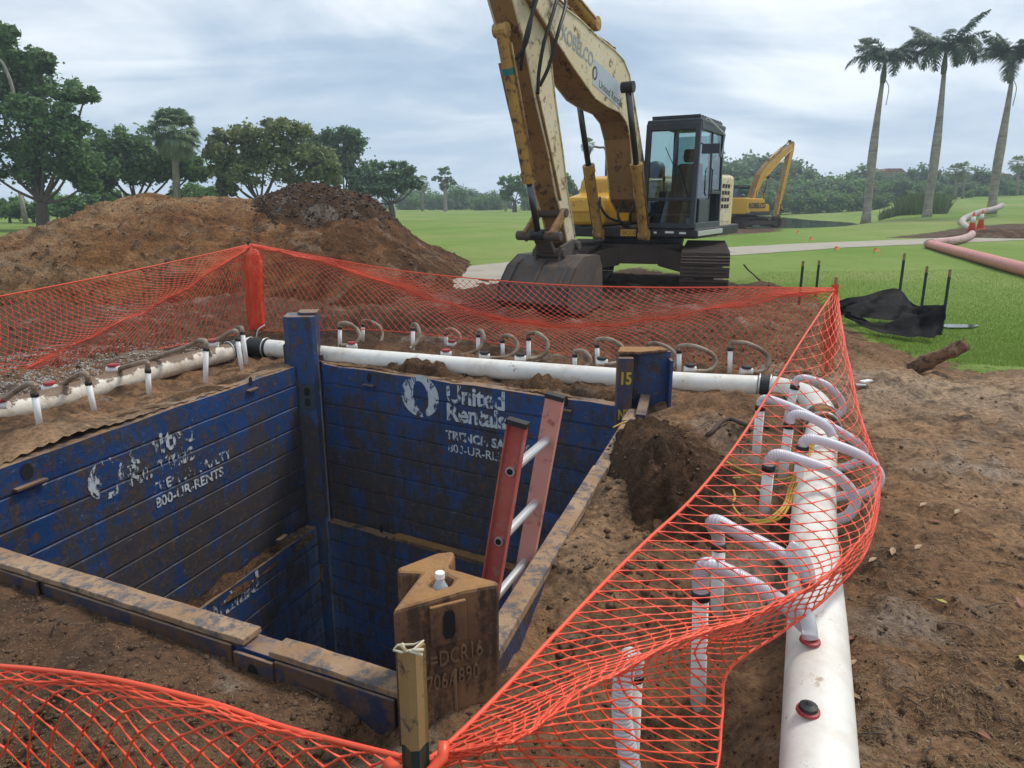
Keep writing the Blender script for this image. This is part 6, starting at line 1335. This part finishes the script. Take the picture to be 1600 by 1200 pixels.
# ---------------------------------------------------------------- stakes, silt fence, root, flags
def stake(label, bx, by, tx, ty, wid=.04, tip='post_tan', D=None):
    B = onG(bx, by) if D is None else A(bx, by, D); T_ = A(tx, ty, B.y); B = B - Vector((0, 0, .1))
    upost('stake', label, T_, B, tip, wid, 'post_green', .10, 'green stakes with painted tips')
stake('thin green stake behind the net, leftmost of the pair on the lawn', 1249, 470, 1252, 408, .045)
stake('thin green stake behind the net, right one of the pair on the lawn', 1274, 466, 1277, 407, .045)
stake('tall green stake at the back middle of the black silt fabric', 1401, 492, 1406, 396, .045)
stake('green stake with tan tip leaning at the front of the black silt fabric', 1437, 500, 1444, 416, .045)
stake('short tan-tipped green stake at the right end of the black silt fabric', 1471, 518, 1472, 422, .045)
sf = thing('silt_fence', 'sagging black silt fabric forming an open pen round three green stakes', 'silt fence', onG(1400, 515))
def sheet(name, top, bot, nu=40, nv=9, seed=0):
    a = smooth_path(top, 14); b = smooth_path(bot, 14); V = []
    for i in range(nu + 1):
        f = i / nu; p = a[min(len(a) - 1, int(f * (len(a) - 1) + .5))]; q = b[min(len(b) - 1, int(f * (len(b) - 1) + .5))]
        for j in range(nv + 1):
            v = j / nv; c = p.lerp(q, v) + Vector(mnoise.noise_vector(Vector((f * 7 + v * 3, v * 2, seed)))) * .07 * math.sin(math.pi * min(1, v + .15)) + Vector((0, -.05 * math.sin(f * 26 + v * 5), 0)) * v; V.append(tuple(c - wloc(sf)))
    link(name, npmesh(name, V, [(i * (nv + 1) + j, i * (nv + 1) + j + 1, (i + 1) * (nv + 1) + j + 1, (i + 1) * (nv + 1) + j) for i in range(nu) for j in range(nv)]), 'silt', sf, smooth=True)
def W(px, py, D): return A(px, py, D)
sheet('fabric_panel', [W(1312, 470, 9.4), W(1355, 459, 9.6), W(1403, 449, 9.7), W(1422, 470, 9.6), W(1442, 478, 9.2), W(1472, 478, 8.7)], [W(1312, 492, 9.3), W(1350, 497, 9.2), W(1395, 500, 9.2), W(1425, 500, 9.1), W(1445, 504, 8.9), W(1474, 518, 8.3)], seed=1)
sheet('fabric_panel', [W(1316, 484, 9.0), W(1345, 497, 8.8), W(1372, 505, 8.6), W(1405, 500, 8.5), W(1440, 490, 8.4), W(1476, 476, 8.3)], [W(1322, 496, 8.9), W(1348, 510, 8.6), W(1380, 521, 8.3), W(1420, 526, 8.15), W(1450, 527, 8.05), W(1474, 524, 8.1)], seed=2)
mb = MB(); q = [W(1420, 582, 6.75), W(1436, 571, 6.7), W(1458, 561, 6.65), W(1480, 552, 6.6), W(1498, 544, 6.6), W(1508, 536, 6.6)]
mb.tube(smooth_path(q, 6), [.07] * 10 + [.066] * 8 + [.062] * 6 + [.058] * 4 + [.055, .05, .035], 10)
o = mb.build('torn_root', 'wood_torn', smooth=True); tag(o, 'torn brown tree root sticking up out of the soil by the lawn edge', 'root')
for v in o.data.vertices: v.co += Vector(mnoise.noise_vector(v.co * 14)) * .030
mb = MB()
for e in ((1500, 531), (1508, 528), (1513, 541), (1500, 550), (1511, 534)): mb.tube([W(1490, 549, 6.6), W(*e, 6.58)], [.035, .004], 5)
mb.build('splinter', 'wood_torn', None, smooth=True).parent = o
def stick_(label, pts, r):
    mb = MB(); mb.tube(smooth_path(pts, 5), r, 6); o = mb.build('branch', 'twig', smooth=True)
    for v in o.data.vertices: v.co += Vector(mnoise.noise_vector(v.co * 9)) * .012
    return tag(o, label, 'branch')
stick_('dark dead branch lying on the soil right of the back right corner post', [pt(1105, 679, .012), pt(1135, 676, .03), pt(1160, 672, .03), pt(1200, 668, .015)], .016)
stick_('bent twig standing in the low dirt heap by the excavator tracks', [A(1188, 438, 12.6), A(1175, 428, 12.6), A(1166, 418, 12.6), A(1162, 414, 12.6)], .014)
mb = MB(); mb.box(tuple(pt(1352, 606, .04)), (.12, .05, .012), .5); mb.box(tuple(pt(1345, 603, .05)), (.08, .02, .012), -.2); tag(mb.build('plastic_strip', 'white'), 'small bent white plastic strip on the soil outside the right net', 'plastic strip')
for i, (x, y, lab) in enumerate([(1304, 393, 'small orange marking flag on the lawn in front of the cart path'), (1365, 396, 'small upright orange marking flag right of another on the lawn'), (1245, 366, 'tiny orange marking flag on the far side of the path near the distant excavator'), (1265, 377, 'tiny orange marking flag at the far edge of the cart path')]):
    B = onG(x, y); t_ = thing('marking_flag', lab, 'flag', B, 0, 'orange marking flags'); s = .14; mb = MB(); mb.tube([(0, 0, -.05), (0, 0, s * 1.2)], .006, 5); mb.build('wire_stem', 'post_green', t_); mb = MB(); mb.add([(0, 0, s * .6), (s * 1.1, -.03, s * .5), (s * 1.0, .04, s * 1.1), (0, 0, s * 1.2)], [(0, 1, 2, 3)]); mb.build('flag', 'flag', t_)

# ---------------------------------------------------------------- small stuff on the ground
def scatter(name, m, n, region, size, kind='stone', seed=0, tone=(.5, .2), pxr=True, lift=.0, ybias=1.0):
    """small stones, clods, straw or blades over a photo-pixel polygon, resting on the relief"""
    r = np.random.default_rng(seed); xs_ = [p[0] for p in region]; ys_ = [p[1] for p in region]; N = n * 4
    px = r.uniform(min(xs_), max(xs_), N); py = r.uniform(min(ys_), max(ys_), N); k = inside(px, py, region); px, py = px[k][:n], py[k][:n]
    X = (px - 800) / FPX; Yv = (600 - py) / FPX; dy = CT + Yv * ST; dz = -ST + Yv * CT; z = np.zeros_like(px)
    for _ in range(3): t__ = (z - CAMH) / dz; wx, wy = X * t__, dy * t__; z = H(wx, wy)
    ok = (dz < -.03) & ~inside(wx, wy, pit_out); wx, wy, z = wx[ok], wy[ok], z[ok]; n = len(wx); P = np.stack([wx, wy, z + lift], 1); s = size * r.uniform(.5, 1.5, n) ** 1.3
    T = np.clip(r.normal(tone[0], tone[1], n), 0, 1)
    if kind == 'stone':
        base = np.array([[1, 0, 0], [0, 1, 0], [-1, 0, 0], [0, -1, 0], [0, 0, .8], [0, 0, -.6]]); a = r.uniform(0, 6.28, n); ca, sa = np.cos(a), np.sin(a); j = r.uniform(.6, 1.3, (n, 6, 1))
        V = base[None] * j; Vx = V[..., 0] * ca[:, None] - V[..., 1] * sa[:, None]; Vy = V[..., 0] * sa[:, None] + V[..., 1] * ca[:, None]; V = np.stack([Vx, Vy, V[..., 2]], -1) * s[:, None, None] + P[:, None]
        f = np.array([[0, 1, 4], [1, 2, 4], [2, 3, 4], [3, 0, 4], [1, 0, 5], [2, 1, 5], [3, 2, 5], [0, 3, 5]]); Fq = (np.arange(n)[:, None, None] * 6 + f[None]).reshape(-1, 3); me = npmesh(name, V.reshape(-1, 3), Fq, np.repeat(T, 6))
    elif kind == 'straw':
        a = r.uniform(0, 6.28, n); d = np.stack([np.cos(a), np.sin(a), r.normal(0, .25, n)], 1) * s[:, None]; w_ = np.stack([-np.sin(a), np.cos(a), np.zeros(n)], 1) * (.0009 + .02 * s[:, None] * .4); P = P + [0, 0, .006]
        b = np.stack([-np.sin(a), np.cos(a), np.ones(n) * .4], 1) * s[:, None] * r.normal(0, .18, (n, 1))
        V = np.stack([P - d - w_, P - d + w_, P + b + w_, P + b - w_, P + d + w_ * .5, P + d - w_ * .5], 1); f = np.array([[0, 1, 2, 3], [3, 2, 4, 5]]); Fq = (np.arange(n)[:, None, None] * 6 + f[None]).reshape(-1, 4); me = npmesh(name, V.reshape(-1, 3), Fq, np.repeat(T, 6))
    else:
        a = r.uniform(0, 6.28, n); w_ = np.stack([np.cos(a), np.sin(a), np.zeros(n)], 1) * size * .10; tp = P + np.stack([r.normal(0, .35, n) * s, r.normal(0, .35, n) * s, s], 1); V = np.stack([P - w_, P + w_, tp + w_ * .1, tp - w_ * .1], 1); me = npmesh(name, V.reshape(-1, 3), np.arange(4 * n).reshape(n, 4), np.repeat(T, 4))
    return tag(link(name, me, m), kind='stuff')
scatter('grass_blades', 'grass_blade', 70000, [(1140, 452), (1150, 440), (1200, 425), (1640, 420), (1640, 576), (1560, 572), (1480, 566), (1420, 552), (1360, 530), (1320, 505), (1230, 462)], .024, 'blade', 1)
scatter('white_gravel', 'stone_white', 5200, [(-40, 565), (60, 545), (170, 540), (330, 530), (350, 535), (260, 560), (150, 600), (60, 612), (-40, 620)], .0085, 'stone', 2, (.5, .3))
scatter('white_gravel', 'stone_white', 900, [(140, 478), (220, 466), (300, 488), (250, 510), (180, 505)], .008, 'stone', 12, (.4, .25))
SR = [(1330, 700), (1380, 580), (1420, 560), (1610, 585), (1620, 1210), (1340, 1210), (1325, 930)]
scatter('straw', 'straw', 9000, SR, .0065, 'straw', 3, (.45, .25))
scatter('straw', 'straw', 3000, [(0, 900), (160, 900), (380, 985), (440, 1030), (600, 1110), (610, 1210), (-20, 1210)], .005, 'straw', 4, (.45, .25))
scatter('soil_clods', 'clod', 1300, SR, .005, 'stone', 5, (.45, .22))
scatter('soil_clods', 'clod', 1800, [(-20, 880), (120, 890), (400, 990), (620, 1110), (700, 1095), (840, 1010), (960, 880), (1050, 850), (1200, 700), (1230, 760), (1215, 1210), (-20, 1210)], .006, 'stone', 6, (.42, .22))
scatter('soil_clods', 'clod', 4000, [(0, 470), (390, 420), (760, 450), (1240, 470), (1330, 540), (1300, 600), (1000, 560), (520, 515), (400, 510), (0, 600)], .014, 'stone', 7, (.35, .22))
scatter('soil_clods', 'clod', 1500, [(1050, 640), (1190, 620), (1200, 700), (1000, 900), (880, 900), (930, 800)], .0045, 'stone', 8, (.5, .25))
# twigs and fallen leaves
r = np.random.default_rng(77)
for i, (x, y) in enumerate([(1405, 818), (1385, 860), (1432, 905), (1376, 922), (1490, 985), (1425, 940), (1456, 1020), (1560, 950), (1365, 1150), (1500, 700), (1420, 690), (1545, 840), (1570, 1140)]):
    a = r.uniform(-.8, .3); p = pt(x, y, .008); L = r.uniform(.02, .05); d = Vector((math.cos(a), math.sin(a), .05)) * L; mb = MB(); mb.tube(smooth_path([p - d, p + Vector((0, .005, .005)), p + d], 4), .0022, 5); tag(mb.build('twig', 'twig', smooth=True), 'short dark twig lying on the tan soil right of the big pipe', 'twig', 'twigs on the tan soil')
leafc = [mat('leaf_rust', (.26, .10, .06), .6), mat('leaf_tan', (.34, .22, .12), .6), mat('leaf_yellow', (.42, .38, .08), .6)]
for i, (x, y, c) in enumerate([(1363, 878, 1), (1330, 997, 0), (1332, 1040, 1), (1335, 1095, 1), (1471, 943, 2), (1535, 1153, 0), (1598, 1037, 2), (1593, 945, 0), (1434, 858, 1), (1395, 860, 1), (1495, 802, 1), (1440, 805, 1), (1460, 818, 0)]):
    p = pt(x, y, .010); a = r.uniform(0, 6.28); s = r.uniform(.014, .026); u = Vector((math.cos(a), math.sin(a), .1)); v = Vector((-math.sin(a), math.cos(a), .1)); up = Vector((0, 0, 1)); mb = MB()
    ou = [p - u * s * 1.5, p - u * s * .5 + v * s * .55 + up * s * .3, p + u * s * .5 + v * s * .5 + up * s * .3, p + u * s * 1.5 + up * s * .2, p + u * s * .5 - v * s * .5 + up * s * .35, p - u * s * .5 - v * s * .55 + up * s * .3]
    mb.add(ou + [p + up * .003], [(k, (k + 1) % 6, 6) for k in range(6)]); tag(mb.build('fallen_leaf', leafc[c]), ['rust red', 'tan brown', 'yellow'][c] + ' fallen leaf lying on the tan soil right of the big white pipe', 'leaf', 'fallen leaves on the tan soil')
# puddle by the silt fence
mb = MB(); c = onG(1492, 512); q = [(c.x + .30 * math.cos(a) * (1 + .3 * math.sin(3 * a)), c.y + .16 * math.sin(a) * (1 + .2 * math.cos(2 * a)), c.z + .025) for a in np.linspace(0, 6.283, 18, endpoint=False)]; mb.add(q, [list(range(18))])
tag(mb.build('puddle', 'water'), kind='structure')

scatter('soil_lumps', 'clod', 90, SR, .014, 'stone', 21, (.4, .2))
scatter('soil_lumps', 'clod', 160, [(830, 900), (930, 760), (1100, 640), (1190, 650), (1190, 760), (1000, 1000), (830, 1090)], .016, 'stone', 22, (.35, .2))
scatter('soil_lumps', 'clod', 260, [(-20, 900), (120, 895), (400, 1000), (620, 1120), (600, 1210), (-20, 1210)], .013, 'stone', 23, (.3, .2))

# humid air: far trees fade a little towards blue grey
mb = MB(); mb.box((0, 190, 12.0), (760, 460, 40)); hzo = mb.build('haze', None)
hm = bpy.data.materials.new('humid_air'); hm.use_nodes = True; nt = NT(hm.node_tree); nt.n.remove(nt.n['Principled BSDF'])
pv = nt.new('ShaderNodeVolumePrincipled', {'Color': (.80, .88, .97), 'Density': .0013, 'Anisotropy': .2}); nt.l.new(pv.outputs[0], nt.n['Material Output'].inputs['Volume'])
hzo.data.materials.append(hm); tag(hzo, kind='stuff')

def clods_on(ob, n, size, seed, m='clod', tone=(.45, .22)):
    """loose clods resting on a heap"""
    r = np.random.default_rng(seed); k = len(ob.data.vertices); co = np.zeros(k * 3, np.float32); ob.data.vertices.foreach_get('co', co); co = co.reshape(-1, 3)
    ok = np.nonzero(~inside(co[:, 0] + ob.location.x, co[:, 1] + ob.location.y, pit_out))[0]; i = r.choice(ok, n); P = co[i] + np.array(ob.location) + r.normal(0, .02, (n, 3)) * [1, 1, 0]; s = size * r.uniform(.4, 1.6, n) ** 1.6
    base = np.array([[1, 0, 0], [0, 1, 0], [-1, 0, 0], [0, -1, 0], [0, 0, .8], [0, 0, -.6]]); V = base[None] * r.uniform(.5, 1.4, (n, 6, 1)); a = r.uniform(0, 6.28, n); ca, sa = np.cos(a)[:, None], np.sin(a)[:, None]
    V = np.stack([V[..., 0] * ca - V[..., 1] * sa, V[..., 0] * sa + V[..., 1] * ca, V[..., 2]], -1) * s[:, None, None] + P[:, None]
    f = np.array([[0, 1, 4], [1, 2, 4], [2, 3, 4], [3, 0, 4], [1, 0, 5], [2, 1, 5], [3, 2, 5], [0, 3, 5]]); Fq = (np.arange(n)[:, None, None] * 6 + f[None]).reshape(-1, 3)
    tag(link('heap_clods', npmesh('heap_clods', V.reshape(-1, 3), Fq, np.repeat(np.clip(r.normal(*tone, n), 0, 1), 6)), m), kind='stuff')
hs = {o['label'][:9]: o for o in C.objects if o.get('category') in ('soil mound', 'gravel heap', 'dirt heap')}
clods_on(hs['big brown'], 5000, .022, 1, tone=(.6, .25)); clods_on(hs['dark brow'], 5000, .022, 2, 'stone_dark', (.4, .3)); clods_on(hs['dark loos'], 1500, .007, 3, tone=(.2, .2))

# more twigs and root bits strewn over the trampled soil
tw0 = []
for k in range(4):
    mb = MB(); L = .034; mb.tube(smooth_path([Vector((-L, 0, .003)), Vector((-L * .3, .002 * (k - 1), .007)), Vector((L * .4, -.0015 * k, .005)), Vector((L, .003, .008))], 4), [.0021] * 9 + [.0016] * 3 + [.0008], 5)
    if k % 2: mb.tube([Vector((0, 0, .006)), Vector((L * .5, .012, .009))], [.0014, .0007], 4)
    o = mb.build('twig', 'twig', smooth=True); tw0.append(o)
r = np.random.default_rng(909)
for i in range(64):
    if i < 44: px_, py_ = r.uniform(1345, 1600), 600 + 580 * r.random()
    elif i < 54: px_, py_ = r.uniform(20, 560), 0; py_ = 905 + .33 * px_ + r.uniform(0, 60)
    else: px_, py_ = r.uniform(870, 1150), r.uniform(760, 1000)
    p = pt(px_, py_, .002); o = tw0[i % 4]
    if i >= 4: o = o.copy(); C.objects.link(o)
    o.location = p; s = float(r.uniform(.5, 1.7)); o.scale = (s, s, s); o.rotation_euler = (0, 0, float(r.uniform(0, 6.28))); tag(o, 'small dark twig or root bit strewn on the trampled soil', 'twig', 'twigs strewn on the trampled soil')
